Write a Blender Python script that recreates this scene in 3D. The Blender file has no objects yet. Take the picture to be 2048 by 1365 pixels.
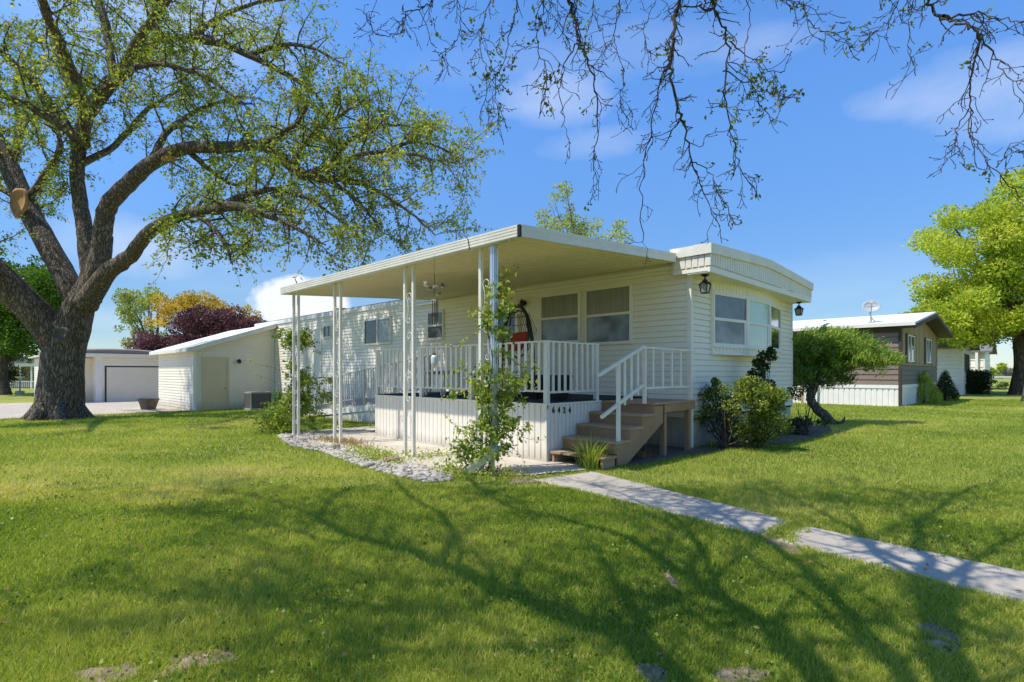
import bpy, math, random
import numpy as np
from mathutils import Vector, Matrix

random.seed(7)
RNG = np.random.default_rng(11)
sc = bpy.context.scene
COL = sc.collection
pi = math.pi

# ------------------------------------------------------------------ survey
# The photograph was surveyed once: level camera 1.5 m above the lawn, world axes along the home
# (x = along its end wall, y = along its long wall). These turn a survey mark into a place.
FPX, EYE, HORY, MIDX, YAW = 1080.0, 1.5, 746.0, 1024.0, math.radians(44.4)
FW = (math.cos(YAW), math.sin(YAW)); RT = (math.sin(YAW), -math.cos(YAW))
def ray(px, py):
    r = (px-MIDX)/FPX
    return (FW[0]+RT[0]*r, FW[1]+RT[1]*r, (HORY-py)/FPX)
def on_z(px, py, z=0.0):
    d = ray(px, py); t = (z-EYE)/d[2]; return Vector((d[0]*t, d[1]*t, z))
def on_x(px, py, X):
    d = ray(px, py); t = X/d[0]; return Vector((X, d[1]*t, EYE+d[2]*t))
def on_y(px, py, Y):
    d = ray(px, py); t = Y/d[1]; return Vector((d[0]*t, Y, EYE+d[2]*t))
def at_d(px, py, D):
    d = ray(px, py); return Vector((d[0]*D, d[1]*D, EYE+d[2]*D))
def rd(r, D, z=0.0):            # right / depth to world
    return Vector((FW[0]*D+RT[0]*r, FW[1]*D+RT[1]*r, z))
def sstep(a, b, v):
    t = np.clip((v-a)/(b-a), 0, 1); return t*t*(3-2*t)
def gz(x, y):
    return -0.10*sstep(16, 25, y) - 0.18*sstep(26, 41, y)
def gzf(x, y): return float(gz(x, y))

# ------------------------------------------------------------------ objects
def wloc(o):
    v = Vector((0, 0, 0))
    while o is not None:
        v += o.location; o = o.parent
    return v
def tag(o, label=None, cat=None, group=None, kind=None):
    if label: o['label'] = label
    if cat: o['category'] = cat
    if group: o['group'] = group
    if kind: o['kind'] = kind
    return o
def thing(name, loc, label, cat, group=None, rz=0.0):
    o = bpy.data.objects.new(name, None); COL.objects.link(o)
    o.empty_display_size = 0.2
    o.location = loc; o.rotation_euler = (0, 0, rz)
    return tag(o, label, cat, group)
def link(name, me, mat, parent=None):
    o = bpy.data.objects.new(name, me); COL.objects.link(o)
    if mat: me.materials.append(mat)
    if parent is not None: o.parent = parent
    return o
def copy_tree(o, parent=None):
    c = o.copy(); COL.objects.link(c)
    if parent is not None: c.parent = parent
    for ch in list(o.children): copy_tree(ch, c)
    return c

class MB:
    def __init__(s): s.v = []; s.f = []; s.sm = False
    def add(s, vs, fs):
        n = len(s.v); s.v.extend([tuple(v) for v in vs]); s.f.extend([tuple(i+n for i in f) for f in fs]); return s
    def box(s, x0, x1, y0, y1, z0, z1):
        return s.add([(x0,y0,z0),(x1,y0,z0),(x1,y1,z0),(x0,y1,z0),(x0,y0,z1),(x1,y0,z1),(x1,y1,z1),(x0,y1,z1)],
            [(0,3,2,1),(4,5,6,7),(0,1,5,4),(1,2,6,5),(2,3,7,6),(3,0,4,7)])
    def hexa(s, b, t):     # bottom four and top four corners
        return s.add(list(b)+list(t), [(0,3,2,1),(4,5,6,7),(0,1,5,4),(1,2,6,5),(2,3,7,6),(3,0,4,7)])
    def bar(s, a, b, w, h, up=(0,0,1)):
        a = Vector(a); b = Vector(b); d = (b-a).normalized(); u = Vector(up)
        x = d.cross(u)
        if x.length < 1e-4: x = d.cross(Vector((1,0,0)))
        x.normalize(); u = x.cross(d).normalized()
        x *= w/2; u *= h/2
        return s.hexa([a-x-u, a+x-u, a+x+u, a-x+u], [b-x-u, b+x-u, b+x+u, b-x+u])
    def pbox(s, pl, s0, s1, z0, z1, o0, o1):
        c = [pl.P(a, z, o) for z in (z0, z1) for a, o in ((s0,o0),(s1,o0),(s1,o1),(s0,o1))]
        return s.hexa(c[:4], c[4:])
    def poly_extrude(s, pts, vec):
        vec = Vector(vec); n = len(pts); a = [Vector(p) for p in pts]; b = [p+vec for p in a]
        fs = [tuple(range(n-1, -1, -1)), tuple(range(n, 2*n))] + [(i, (i+1) % n, (i+1) % n+n, i+n) for i in range(n)]
        return s.add(a+b, fs)
    def tube(s, pts, rad, n=6, cap=True):
        pts = [Vector(p) for p in pts]; m = len(pts)
        if not hasattr(rad, '__len__'): rad = [rad]*m
        d0 = (pts[1]-pts[0]).normalized()
        ref = Vector((0,0,1)) if abs(d0.z) < 0.9 else Vector((1,0,0))
        x = d0.cross(ref).normalized(); base = len(s.v)
        for i, p in enumerate(pts):
            d = (pts[min(i+1, m-1)]-pts[max(i-1, 0)])
            if d.length < 1e-9: d = d0
            d.normalize(); x = (x-d*x.dot(d))
            if x.length < 1e-6: x = d.cross(Vector((0.3,0.9,0.2)))
            x.normalize(); y = d.cross(x)
            for k in range(n):
                a = 2*pi*k/n
                s.v.append(tuple(p+(x*math.cos(a)+y*math.sin(a))*rad[i]))
        for i in range(m-1):
            for k in range(n):
                s.f.append((base+i*n+k, base+i*n+(k+1) % n, base+(i+1)*n+(k+1) % n, base+(i+1)*n+k))
        if cap:
            s.f.append(tuple(base+k for k in range(n-1, -1, -1)))
            s.f.append(tuple(base+(m-1)*n+k for k in range(n)))
        return s
    def lathe(s, c, prof, n=16, axis=None):
        c = Vector(c); base = len(s.v)
        M = Vector((0,0,1)).rotation_difference(Vector(axis).normalized()).to_matrix() if axis else Matrix.Identity(3)
        for r, z in prof:
            for k in range(n):
                a = 2*pi*k/n
                s.v.append(tuple(c+M @ Vector((r*math.cos(a), r*math.sin(a), z))))
        for i in range(len(prof)-1):
            for k in range(n):
                s.f.append((base+i*n+k, base+i*n+(k+1) % n, base+(i+1)*n+(k+1) % n, base+(i+1)*n+k))
        s.f.append(tuple(base+k for k in range(n-1, -1, -1)))
        s.f.append(tuple(base+(len(prof)-1)*n+k for k in range(n)))
        return s
    def build(s, name, mat, parent=None, smooth=False, bevel=0.0):
        off = wloc(parent) if parent is not None else Vector((0,0,0))
        me = bpy.data.meshes.new(name)
        me.from_pydata([(v[0]-off.x, v[1]-off.y, v[2]-off.z) for v in s.v], [], s.f)
        me.update()
        if smooth: me.polygons.foreach_set('use_smooth', [True]*len(me.polygons))
        o = link(name, me, mat, parent)
        if bevel > 0:
            b = o.modifiers.new('bevel', 'BEVEL'); b.width = bevel; b.segments = 2; b.limit_method = 'ANGLE'
        return o

class Pl:                       # a wall plane: s runs along it, o stands out of it
    def __init__(s, o, d, n): s.o = Vector(o); s.d = Vector(d); s.n = Vector(n)
    def P(s, a, z, o=0.0): return s.o+s.d*a+s.n*o+Vector((0,0,z))

def siding(mb, pl, s0, s1, z0, z1, lap=0.117, dep=0.014, lo=None, hi=None):
    """overlapping horizontal boards; lo/hi give the left/right end at a height"""
    lo = lo or (lambda z: s0); hi = hi or (lambda z: s1)
    z = z0
    while z < z1-1e-4:
        t = min(z+lap, z1)
        a, b, c, d = lo(z), hi(z), hi(t), lo(t)
        if b-a > 1e-3:
            if c < d: c = d = (c+d)/2
            s_ = min(lap*0.13, 0.02)      # shadow gap under each butt edge
            mb.add([pl.P(a, z, dep), pl.P(b, z, dep), pl.P(b, z+0.012, dep), pl.P(a, z+0.012, dep), pl.P(c, t-s_, 0.003), pl.P(d, t-s_, 0.003),
                    pl.P(a, z, -0.016), pl.P(b, z, -0.016), pl.P(c, t-s_, -0.016), pl.P(d, t-s_, -0.016), pl.P(c, t, -0.016), pl.P(d, t, -0.016)],
                   [(0,1,2,3), (3,2,4,5), (0,6,7,1), (5,4,8,9), (9,8,10,11)])
        z = t
def grooved(mb, pl, s0, s1, zlo, zhi, pitch=0.1, gw=0.012, gd=0.010, off=0.0):
    """vertical boards with narrow grooves; zlo / zhi give bottom / top along it"""
    zl = zlo if callable(zlo) else (lambda a: zlo); zh = zhi if callable(zhi) else (lambda a: zhi)
    prof = []; a = s0
    while a < s1-1e-4:
        b = min(a+pitch, s1)
        prof += [(a, -gd), (min(a+0.003, b), 0), (max(b-gw, a+0.003), 0), (max(b-gw+0.003, a+0.003), -gd)]
        a = b
    n = len(prof); base = len(mb.v)
    for s, o in prof: mb.v.append(tuple(pl.P(s, zl(s), off+o))); mb.v.append(tuple(pl.P(s, zh(s), off+o)))
    for i in range(n-1): mb.f.append((base+2*i, base+2*i+2, base+2*i+3, base+2*i+1))

# ------------------------------------------------------------------ materials
def nt(mat): return mat.node_tree.nodes, mat.node_tree.links
def rgba(c): return (c[0], c[1], c[2], 1.0)
def pm(name, col, rough=0.6, var=0.10, scale=2.0, bump=0.0, bscale=60.0, metal=0.0, spec=0.3, col2=None, fine=0.0, dirt=0.0, dirt_z=(0.0, 0.4), stretch=(1,1,1)):
    m = bpy.data.materials.new(name); m.use_nodes = True
    N, L = nt(m); b = N['Principled BSDF']
    b.inputs['Roughness'].default_value = rough; b.inputs['Metallic'].default_value = metal
    b.inputs['Specular IOR Level'].default_value = spec
    tc = N.new('ShaderNodeTexCoord'); mp = N.new('ShaderNodeMapping'); mp.inputs['Scale'].default_value = stretch
    L.new(tc.outputs['Object'], mp.inputs['Vector'])
    n1 = N.new('ShaderNodeTexNoise'); n1.inputs['Scale'].default_value = scale; n1.inputs['Detail'].default_value = 6; n1.inputs['Roughness'].default_value = 0.65
    L.new(mp.outputs[0], n1.inputs['Vector'])
    r = N.new('ShaderNodeValToRGB'); r.color_ramp.elements[0].position = 0.3; r.color_ramp.elements[1].position = 0.7
    c2 = col2 or tuple(min(1, c*(1+var)) for c in col)
    c1 = tuple(c*(1-var) for c in col) if col2 is None else col
    r.color_ramp.elements[0].color = rgba(c1); r.color_ramp.elements[1].color = rgba(c2)
    L.new(n1.outputs['Fac'], r.inputs['Fac'])
    out = r.outputs['Color']
    if fine > 0:
        n2 = N.new('ShaderNodeTexNoise'); n2.inputs['Scale'].default_value = scale*22; n2.inputs['Detail'].default_value = 4
        L.new(mp.outputs[0], n2.inputs['Vector'])
        mx = N.new('ShaderNodeMix'); mx.data_type = 'RGBA'; mx.blend_type = 'MULTIPLY'; mx.inputs[0].default_value = 1.0
        mr = N.new('ShaderNodeMapRange'); mr.inputs['From Min'].default_value = 0.3; mr.inputs['From Max'].default_value = 0.7
        mr.inputs['To Min'].default_value = 1-fine; mr.inputs['To Max'].default_value = 1+fine*0.5
        L.new(n2.outputs['Fac'], mr.inputs['Value']); L.new(out, mx.inputs[6]); L.new(mr.outputs[0], mx.inputs[7]); out = mx.outputs[2]
    if dirt > 0:   # splash and dust near the ground
        ge = N.new('ShaderNodeNewGeometry'); sx = N.new('ShaderNodeSeparateXYZ'); L.new(ge.outputs['Position'], sx.inputs[0])
        ad = N.new('ShaderNodeMath'); ad.operation = 'MULTIPLY_ADD'; ad.inputs[1].default_value = 0.5; L.new(n1.outputs['Fac'], ad.inputs[0]); L.new(sx.outputs['Z'], ad.inputs[2])
        mr2 = N.new('ShaderNodeMapRange'); mr2.inputs['From Min'].default_value = dirt_z[0]+0.2; mr2.inputs['From Max'].default_value = dirt_z[1]+0.25
        mr2.inputs['To Min'].default_value = dirt; mr2.inputs['To Max'].default_value = 0.0; L.new(ad.outputs[0], mr2.inputs['Value'])
        mx2 = N.new('ShaderNodeMix'); mx2.data_type = 'RGBA'; L.new(mr2.outputs[0], mx2.inputs[0]); L.new(out, mx2.inputs[6]); mx2.inputs[7].default_value = (0.20,0.17,0.11,1)
        out = mx2.outputs[2]
    L.new(out, b.inputs['Base Color'])
    if bump > 0:
        n3 = N.new('ShaderNodeTexNoise'); n3.inputs['Scale'].default_value = bscale; n3.inputs['Detail'].default_value = 5
        L.new(mp.outputs[0], n3.inputs['Vector']); bp = N.new('ShaderNodeBump'); bp.inputs['Strength'].default_value = bump; bp.inputs['Distance'].default_value = 0.02
        L.new(n3.outputs['Fac'], bp.inputs['Height']); L.new(bp.outputs[0], b.inputs['Normal'])
    return m
def leafmat(name, cols, trans=0.35, rough=0.5, spec=0.25):
    m = bpy.data.materials.new(name); m.use_nodes = True
    N, L = nt(m); b = N['Principled BSDF']; b.inputs['Roughness'].default_value = rough; b.inputs['Specular IOR Level'].default_value = spec
    at = N.new('ShaderNodeAttribute'); at.attribute_name = 'rnd'
    r = N.new('ShaderNodeValToRGB'); e = r.color_ramp.elements
    while len(e) < len(cols): e.new(0.5)
    for i, c in enumerate(cols): e[i].position = i/(len(cols)-1); e[i].color = rgba(c)
    L.new(at.outputs['Fac'], r.inputs['Fac']); L.new(r.outputs[0], b.inputs['Base Color'])
    t = N.new('ShaderNodeBsdfTranslucent'); mx = N.new('ShaderNodeMixShader'); mx.inputs[0].default_value = trans
    g = N.new('ShaderNodeMix'); g.data_type = 'RGBA'; g.blend_type = 'MULTIPLY'; g.inputs[0].default_value = 1; g.inputs[7].default_value = (1.25,1.2,0.7,1)
    L.new(r.outputs[0], g.inputs[6]); L.new(g.outputs[2], t.inputs['Color'])
    L.new(b.outputs[0], mx.inputs[1]); L.new(t.outputs[0], mx.inputs[2]); L.new(mx.outputs[0], N['Material Output'].inputs['Surface'])
    return m
def glassmat(name, col, col2=None, folds=0.0, rough=0.03, refl=1.0):
    """window glass as seen from outside: what hangs behind it (for one kind, a painted reflection) plus a sharp reflection"""
    m = bpy.data.materials.new(name); m.use_nodes = True
    N, L = nt(m); b = N['Principled BSDF']; b.inputs['Roughness'].default_value = rough
    b.inputs['Specular IOR Level'].default_value = 0.5; b.inputs['IOR'].default_value = 1.5
    b.inputs['Coat Weight'].default_value = refl*0.45; b.inputs['Coat Roughness'].default_value = 0.02; b.inputs['Coat IOR'].default_value = 1.55
    tc = N.new('ShaderNodeTexCoord'); n = N.new('ShaderNodeTexNoise'); n.inputs['Scale'].default_value = 1.5
    mp = N.new('ShaderNodeMapping'); mp.inputs['Scale'].default_value = (8, 8, 0.4) if folds else (1.2, 1.2, 1.2)
    L.new(tc.outputs['Object'], mp.inputs[0]); L.new(mp.outputs[0], n.inputs['Vector'])
    r = N.new('ShaderNodeValToRGB'); r.color_ramp.elements[0].position = 0.35; r.color_ramp.elements[1].position = 0.65
    r.color_ramp.elements[0].color = rgba(col); r.color_ramp.elements[1].color = rgba(col2 or tuple(c*1.6 for c in col))
    L.new(n.outputs['Fac'], r.inputs[0]); L.new(r.outputs[0], b.inputs['Base Color'])
    return m

M = {}
M['siding'] = pm('cream_vinyl_siding', (0.87,0.80,0.675), 0.5, 0.05, 0.6, fine=0.03, dirt=0.30, dirt_z=(0.3,0.9))
M['trim'] = pm('cream_trim', (0.86,0.80,0.68), 0.45, 0.04, 1.5)
M['white'] = pm('white_paint', (0.83,0.785,0.71), 0.45, 0.05, 3.0, fine=0.05)
M['rail'] = pm('railing_paint', (0.79,0.735,0.635), 0.5, 0.07, 6.0, fine=0.10)
M['skirt'] = pm('skirting_paint', (0.85,0.78,0.66), 0.55, 0.07, 1.0, fine=0.06, dirt=0.6, dirt_z=(0.0,0.24), stretch=(1,1,0.16))
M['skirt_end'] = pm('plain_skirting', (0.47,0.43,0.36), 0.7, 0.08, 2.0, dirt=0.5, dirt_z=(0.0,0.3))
M['alum'] = pm('painted_aluminium', (0.77,0.715,0.62), 0.35, 0.09, 1.5, fine=0.10, spec=0.5)
M['soffit'] = pm('porch_ceiling_metal', (0.80,0.70,0.45), 0.45, 0.06, 0.8, fine=0.05)
M['metal'] = pm('bare_aluminium', (0.62,0.63,0.66), 0.35, 0.12, 4.0, metal=0.75, stretch=(1,1,0.2))
M['roofwhite'] = pm('white_roof_coating', (0.80,0.80,0.79), 0.6, 0.04, 0.5, fine=0.05)
M['fascia'] = pm('roof_fascia_cream', (0.83,0.765,0.64), 0.45, 0.07, 1.2, fine=0.08, stretch=(1,1,0.3))
M['dark'] = pm('dark_metal', (0.025,0.022,0.020), 0.45, 0.3, 8.0, spec=0.4)
M['black'] = pm('black_plastic', (0.012,0.012,0.013), 0.5, 0.2, 5.0)
M['carpet'] = pm('slate_deck_carpet', (0.028,0.042,0.055), 0.95, 0.2, 4.0, bump=0.4, bscale=200)
M['brownwood'] = pm('brown_painted_wood', (0.37,0.225,0.125), 0.65, 0.16, 2.5, fine=0.18, bump=0.15, bscale=30, stretch=(1,1,1), dirt=0.35, dirt_z=(0.0,0.25))
M['treadwood'] = pm('worn_brown_treads', (0.45,0.30,0.18), 0.75, 0.16, 2.5, fine=0.2, bump=0.15, bscale=30)
M['ramp_shade_tone'] = pm('shade_grey_ramp_paint', (0.56,0.54,0.50), 0.5, 0.10, 4.0, fine=0.1)  # white rails toned grey, their shade put into the colour
M['soil'] = pm('bare_soil', (0.27,0.20,0.13), 0.95, 0.3, 6.0, fine=0.4, bump=1.0, bscale=40)
M['rawwood'] = pm('weathered_wood', (0.40,0.27,0.165), 0.8, 0.22, 3.0, fine=0.25, bump=0.3, bscale=25, stretch=(3,0.5,3))
M['concrete'] = pm('concrete', (0.45,0.39,0.305), 0.9, 0.16, 0.9, fine=0.07, bump=0.15, bscale=70)
M['patio'] = pm('patio_concrete', (0.55,0.485,0.385), 0.9, 0.18, 1.0, fine=0.16, bump=0.25, bscale=80)
M['gravel'] = pm('pale_gravel', (0.52,0.44,0.34), 0.95, 0.16, 1.0, fine=0.3, bump=0.8, bscale=30)
M['dirt'] = pm('bed_soil', (0.15,0.118,0.085), 0.95, 0.3, 3.0, fine=0.35, bump=1.0, bscale=25)
M['stone'] = pm('river_stone', (0.43,0.385,0.32), 0.85, 0.5, 8.0, fine=0.15, bump=0.2, bscale=50)
M['glass_dark'] = glassmat('dark_window_glass', (0.016,0.018,0.016), (0.05,0.055,0.05))
M['glass_curtain'] = glassmat('curtained_window_glass', (0.22,0.225,0.195), (0.29,0.29,0.25), folds=1)
M['glass_mint'] = glassmat('mint_blind_glass', (0.42,0.52,0.41), (0.50,0.60,0.48), refl=0.25)
M['glass_grey'] = glassmat('grey_screen_glass', (0.10,0.115,0.125), (0.17,0.19,0.20), folds=0, rough=0.12, refl=0.5)
M['shedwhite'] = pm('shed_siding', (0.84,0.77,0.61), 0.55, 0.05, 0.6, fine=0.03, dirt=0.5, dirt_z=(-0.1,0.35))
M['tandoor'] = pm('tan_door_paint', (0.68,0.56,0.36), 0.5, 0.05, 1.0, dirt=0.3, dirt_z=(-0.1,0.25))
M['garage_door'] = pm('garage_door_paint', (0.78,0.68,0.54), 0.5, 0.05, 1.0)
M['redbrown'] = pm('red_brown_panel', (0.33,0.22,0.185), 0.7, 0.12, 2.0)
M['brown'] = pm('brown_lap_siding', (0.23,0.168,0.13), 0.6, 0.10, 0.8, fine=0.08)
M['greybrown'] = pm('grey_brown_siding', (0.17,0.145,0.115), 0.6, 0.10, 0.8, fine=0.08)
M['tan'] = pm('tan_panel', (0.36,0.27,0.14), 0.65, 0.06, 0.8)
M['darktrim'] = pm('dark_brown_trim', (0.06,0.045,0.036), 0.6, 0.15, 2.0)
M['shingle'] = pm('grey_shingles', (0.21,0.20,0.185), 0.9, 0.2, 3.0, fine=0.3)
M['acgrey'] = pm('air_conditioner_grey', (0.36,0.345,0.30), 0.55, 0.1, 4.0)
M['acfin'] = pm('air_conditioner_fins', (0.20,0.195,0.18), 0.7, 0.2, 20.0)
M['pot'] = pm('aged_planter', (0.15,0.125,0.095), 0.85, 0.3, 6.0, bump=0.3, bscale=30)
M['red'] = pm('red_cushion', (0.36,0.045,0.02), 0.85, 0.12, 4.0, bump=0.2, bscale=100)
M['brass'] = pm('brass', (0.65,0.42,0.12), 0.3, 0.05, 5.0, metal=1.0)
M['silver'] = pm('polished_tin', (0.6,0.61,0.6), 0.25, 0.2, 12.0, metal=0.9)
M['frosted'] = pm('frosted_bottle_glass', (0.62,0.64,0.62), 0.2, 0.08, 10.0, spec=0.6)
M['glass_reflect'] = glassmat('painted_reflection_glass', (0.09,0.105,0.105), (0.30,0.33,0.34), rough=0.2, refl=0.3)  # pale mottling in the colour stands in for reflected sky and hills
M['lampglass'] = pm('lantern_glass', (0.30,0.30,0.27), 0.1, 0.15, 8.0, spec=0.6)
M['dish'] = pm('grey_dish_paint', (0.40,0.41,0.43), 0.45, 0.06, 5.0)
M['dishmark'] = pm('pale_lettering', (0.62,0.62,0.63), 0.5, 0.02, 5.0)
M['cutwood'] = pm('fresh_cut_wood', (0.48,0.25,0.09), 0.8, 0.25, 6.0, fine=0.3, bump=0.5, bscale=20, stretch=(1,1,0.3))
M['oldcut'] = pm('healed_cut_wood', (0.11,0.09,0.07), 0.9, 0.3, 6.0, fine=0.3, bump=0.6, bscale=20)
M['root'] = pm('dry_bark_chips', (0.34,0.25,0.17), 0.9, 0.3, 8.0, fine=0.35, bump=0.6, bscale=40)

def barkmat(name, c1, c2, scale, bump=0.9):
    m = bpy.data.materials.new(name); m.use_nodes = True
    N, L = nt(m); b = N['Principled BSDF']; b.inputs['Roughness'].default_value = 0.95; b.inputs['Specular IOR Level'].default_value = 0.1
    tc = N.new('ShaderNodeTexCoord'); mp = N.new('ShaderNodeMapping'); mp.inputs['Scale'].default_value = (1, 1, 0.24)
    L.new(tc.outputs['Object'], mp.inputs[0])
    wn = N.new('ShaderNodeTexNoise'); wn.inputs['Scale'].default_value = scale*0.7; wn.inputs['Detail'].default_value = 3; L.new(mp.outputs[0], wn.inputs['Vector'])
    va = N.new('ShaderNodeVectorMath'); va.operation = 'MULTIPLY_ADD'; va.inputs[1].default_value = (0.22,0.22,0.22)
    L.new(wn.outputs['Color'], va.inputs[0]); L.new(mp.outputs[0], va.inputs[2])
    v = N.new('ShaderNodeTexVoronoi'); v.feature = 'DISTANCE_TO_EDGE'; v.inputs['Scale'].default_value = scale; L.new(va.outputs[0], v.inputs['Vector'])
    n = N.new('ShaderNodeTexNoise'); n.inputs['Scale'].default_value = scale*5; n.inputs['Detail'].default_value = 5; L.new(mp.outputs[0], n.inputs['Vector'])
    mr = N.new('ShaderNodeMapRange'); mr.inputs['From Max'].default_value = 0.22; L.new(v.outputs['Distance'], mr.inputs['Value'])
    mu = N.new('ShaderNodeMath'); mu.operation = 'MULTIPLY_ADD'; mu.inputs[1].default_value = 0.8; L.new(n.outputs['Fac'], mu.inputs[0])
    mu2 = N.new('ShaderNodeMath'); mu2.operation = 'MULTIPLY'; mu2.inputs[1].default_value = 0.6; L.new(mr.outputs[0], mu2.inputs[0]); L.new(mu2.outputs[0], mu.inputs[2])
    r = N.new('ShaderNodeValToRGB'); e = r.color_ramp.elements
    e[0].position = 0.25; e[0].color = rgba(c1); e[1].position = 1.0; e[1].color = rgba(c2)
    L.new(mu.outputs[0], r.inputs[0]); L.new(r.outputs[0], b.inputs['Base Color'])
    bp = N.new('ShaderNodeBump'); bp.inputs['Strength'].default_value = bump; bp.inputs['Distance'].default_value = 0.06
    L.new(mu.outputs[0], bp.inputs['Height']); L.new(bp.outputs[0], b.inputs['Normal'])
    return m
M['bark'] = barkmat('furrowed_grey_bark', (0.026,0.021,0.016), (0.29,0.23,0.17), 13.0, 1.0)
M['bark2'] = barkmat('smooth_grey_bark', (0.035,0.029,0.024), (0.105,0.088,0.07), 14.0, 0.4)
M['bark_far'] = barkmat('brown_bark', (0.05,0.038,0.028), (0.17,0.135,0.10), 6.0)

M['lf_main'] = leafmat('young_ash_leaves', [(0.095,0.155,0.020),(0.25,0.325,0.036),(0.53,0.52,0.09)], 0.48)
M['lf_maple'] = leafmat('bright_maple_leaves', [(0.20,0.30,0.025),(0.46,0.56,0.05),(0.72,0.72,0.14)], 0.5)
M['lf_plane'] = leafmat('small_spring_leaves', [(0.065,0.111,0.016),(0.182,0.247,0.033),(0.312,0.325,0.052)], 0.4)
M['lf_green'] = leafmat('deep_green_leaves', [(0.035,0.091,0.011),(0.091,0.196,0.017),(0.196,0.294,0.028)], 0.35)
M['lf_purple'] = leafmat('purple_plum_leaves', [(0.045,0.020,0.026),(0.13,0.052,0.062),(0.28,0.125,0.135)], 0.2)
M['lf_yellow'] = leafmat('golden_leaves', [(0.28,0.22,0.025),(0.58,0.40,0.035),(0.70,0.53,0.09)], 0.45)
M['lf_pale'] = leafmat('pale_green_leaves', [(0.15,0.22,0.035),(0.36,0.42,0.08),(0.60,0.60,0.19)], 0.45)
M['lf_vine'] = leafmat('vine_leaves', [(0.12,0.21,0.025),(0.32,0.42,0.05),(0.60,0.60,0.16)], 0.45, 0.4, 0.4)
M['lf_vine2'] = leafmat('darker_weed_leaves', [(0.065,0.13,0.016),(0.18,0.27,0.028),(0.40,0.46,0.07)], 0.4, 0.4, 0.4)  # darker greens for the clover and the corner sprout
M['lf_shrub'] = leafmat('shrub_leaves', [(0.045,0.085,0.016),(0.14,0.21,0.03),(0.38,0.42,0.06)], 0.35)
M['lf_dark'] = leafmat('dark_rose_leaves', [(0.017,0.034,0.010),(0.042,0.077,0.017),(0.084,0.126,0.028)], 0.2, 0.35, 0.5)
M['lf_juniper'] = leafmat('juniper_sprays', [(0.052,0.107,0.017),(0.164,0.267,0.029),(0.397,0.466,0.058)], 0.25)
M['lf_spruce'] = leafmat('sun_toned_lime_sprays', [(0.16,0.23,0.025),(0.40,0.48,0.055),(0.62,0.66,0.11)], 0.25)  # lime green, brightened in the colour to replace sunlight the house blocks
M['lf_spruce2'] = leafmat('dark_spruce_sprays', [(0.018,0.036,0.013),(0.036,0.068,0.019),(0.072,0.111,0.026)], 0.2)
M['lf_grass'] = leafmat('lawn_blades', [(0.062,0.125,0.014),(0.265,0.37,0.040),(0.56,0.56,0.11),(0.80,0.66,0.33)], 0.5, 0.55, 0.2)
M['lf_dry'] = leafmat('dry_weed_stems', [(0.30,0.19,0.07),(0.42,0.28,0.11),(0.30,0.28,0.08)], 0.3)
M['lf_white'] = leafmat('white_blossom', [(0.35,0.36,0.30),(0.5,0.5,0.45),(0.6,0.6,0.56)], 0.3)

# ground sheet: lawn soil and thatch, the blades stand on it
def lawnmat():
    m = bpy.data.materials.new('lawn_ground'); m.use_nodes = True
    N, L = nt(m); b = N['Principled BSDF']; b.inputs['Roughness'].default_value = 0.95; b.inputs['Specular IOR Level'].default_value = 0.1
    ge = N.new('ShaderNodeNewGeometry')
    def noise(s, d=6, r=0.6):
        n = N.new('ShaderNodeTexNoise'); n.inputs['Scale'].default_value = s; n.inputs['Detail'].default_value = d; n.inputs['Roughness'].default_value = r
        L.new(ge.outputs['Position'], n.inputs['Vector']); return n
    a, c, f = noise(0.35), noise(2.6), noise(45, 4, 0.7)
    r = N.new('ShaderNodeValToRGB'); e = r.color_ramp.elements
    e[0].position = 0.32; e[0].color = (0.17,0.225,0.035,1); e[1].position = 0.68; e[1].color = (0.43,0.41,0.11,1)
    mx = N.new('ShaderNodeMath'); mx.operation = 'MULTIPLY_ADD'; mx.inputs[1].default_value = 0.5
    m2 = N.new('ShaderNodeMath'); m2.operation = 'MULTIPLY'; m2.inputs[1].default_value = 0.5
    L.new(c.outputs['Fac'], m2.inputs[0]); L.new(a.outputs['Fac'], mx.inputs[0]); L.new(m2.outputs[0], mx.inputs[2]); L.new(mx.outputs[0], r.inputs[0])
    mr = N.new('ShaderNodeMapRange'); mr.inputs['From Min'].default_value = 0.25; mr.inputs['From Max'].default_value = 0.75; mr.inputs['To Min'].default_value = 0.55; mr.inputs['To Max'].default_value = 1.35
    L.new(f.outputs['Fac'], mr.inputs[0])
    mu = N.new('ShaderNodeMix'); mu.data_type = 'RGBA'; mu.blend_type = 'MULTIPLY'; mu.inputs[0].default_value = 1
    L.new(r.outputs[0], mu.inputs[6]); L.new(mr.outputs[0], mu.inputs[7]); L.new(mu.outputs[2], b.inputs['Base Color'])
    bp = N.new('ShaderNodeBump'); bp.inputs['Strength'].default_value = 0.8; bp.inputs['Distance'].default_value = 0.04
    L.new(f.outputs['Fac'], bp.inputs['Height']); L.new(bp.outputs[0], b.inputs['Normal'])
    return m
M['lawn'] = lawnmat()

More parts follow.
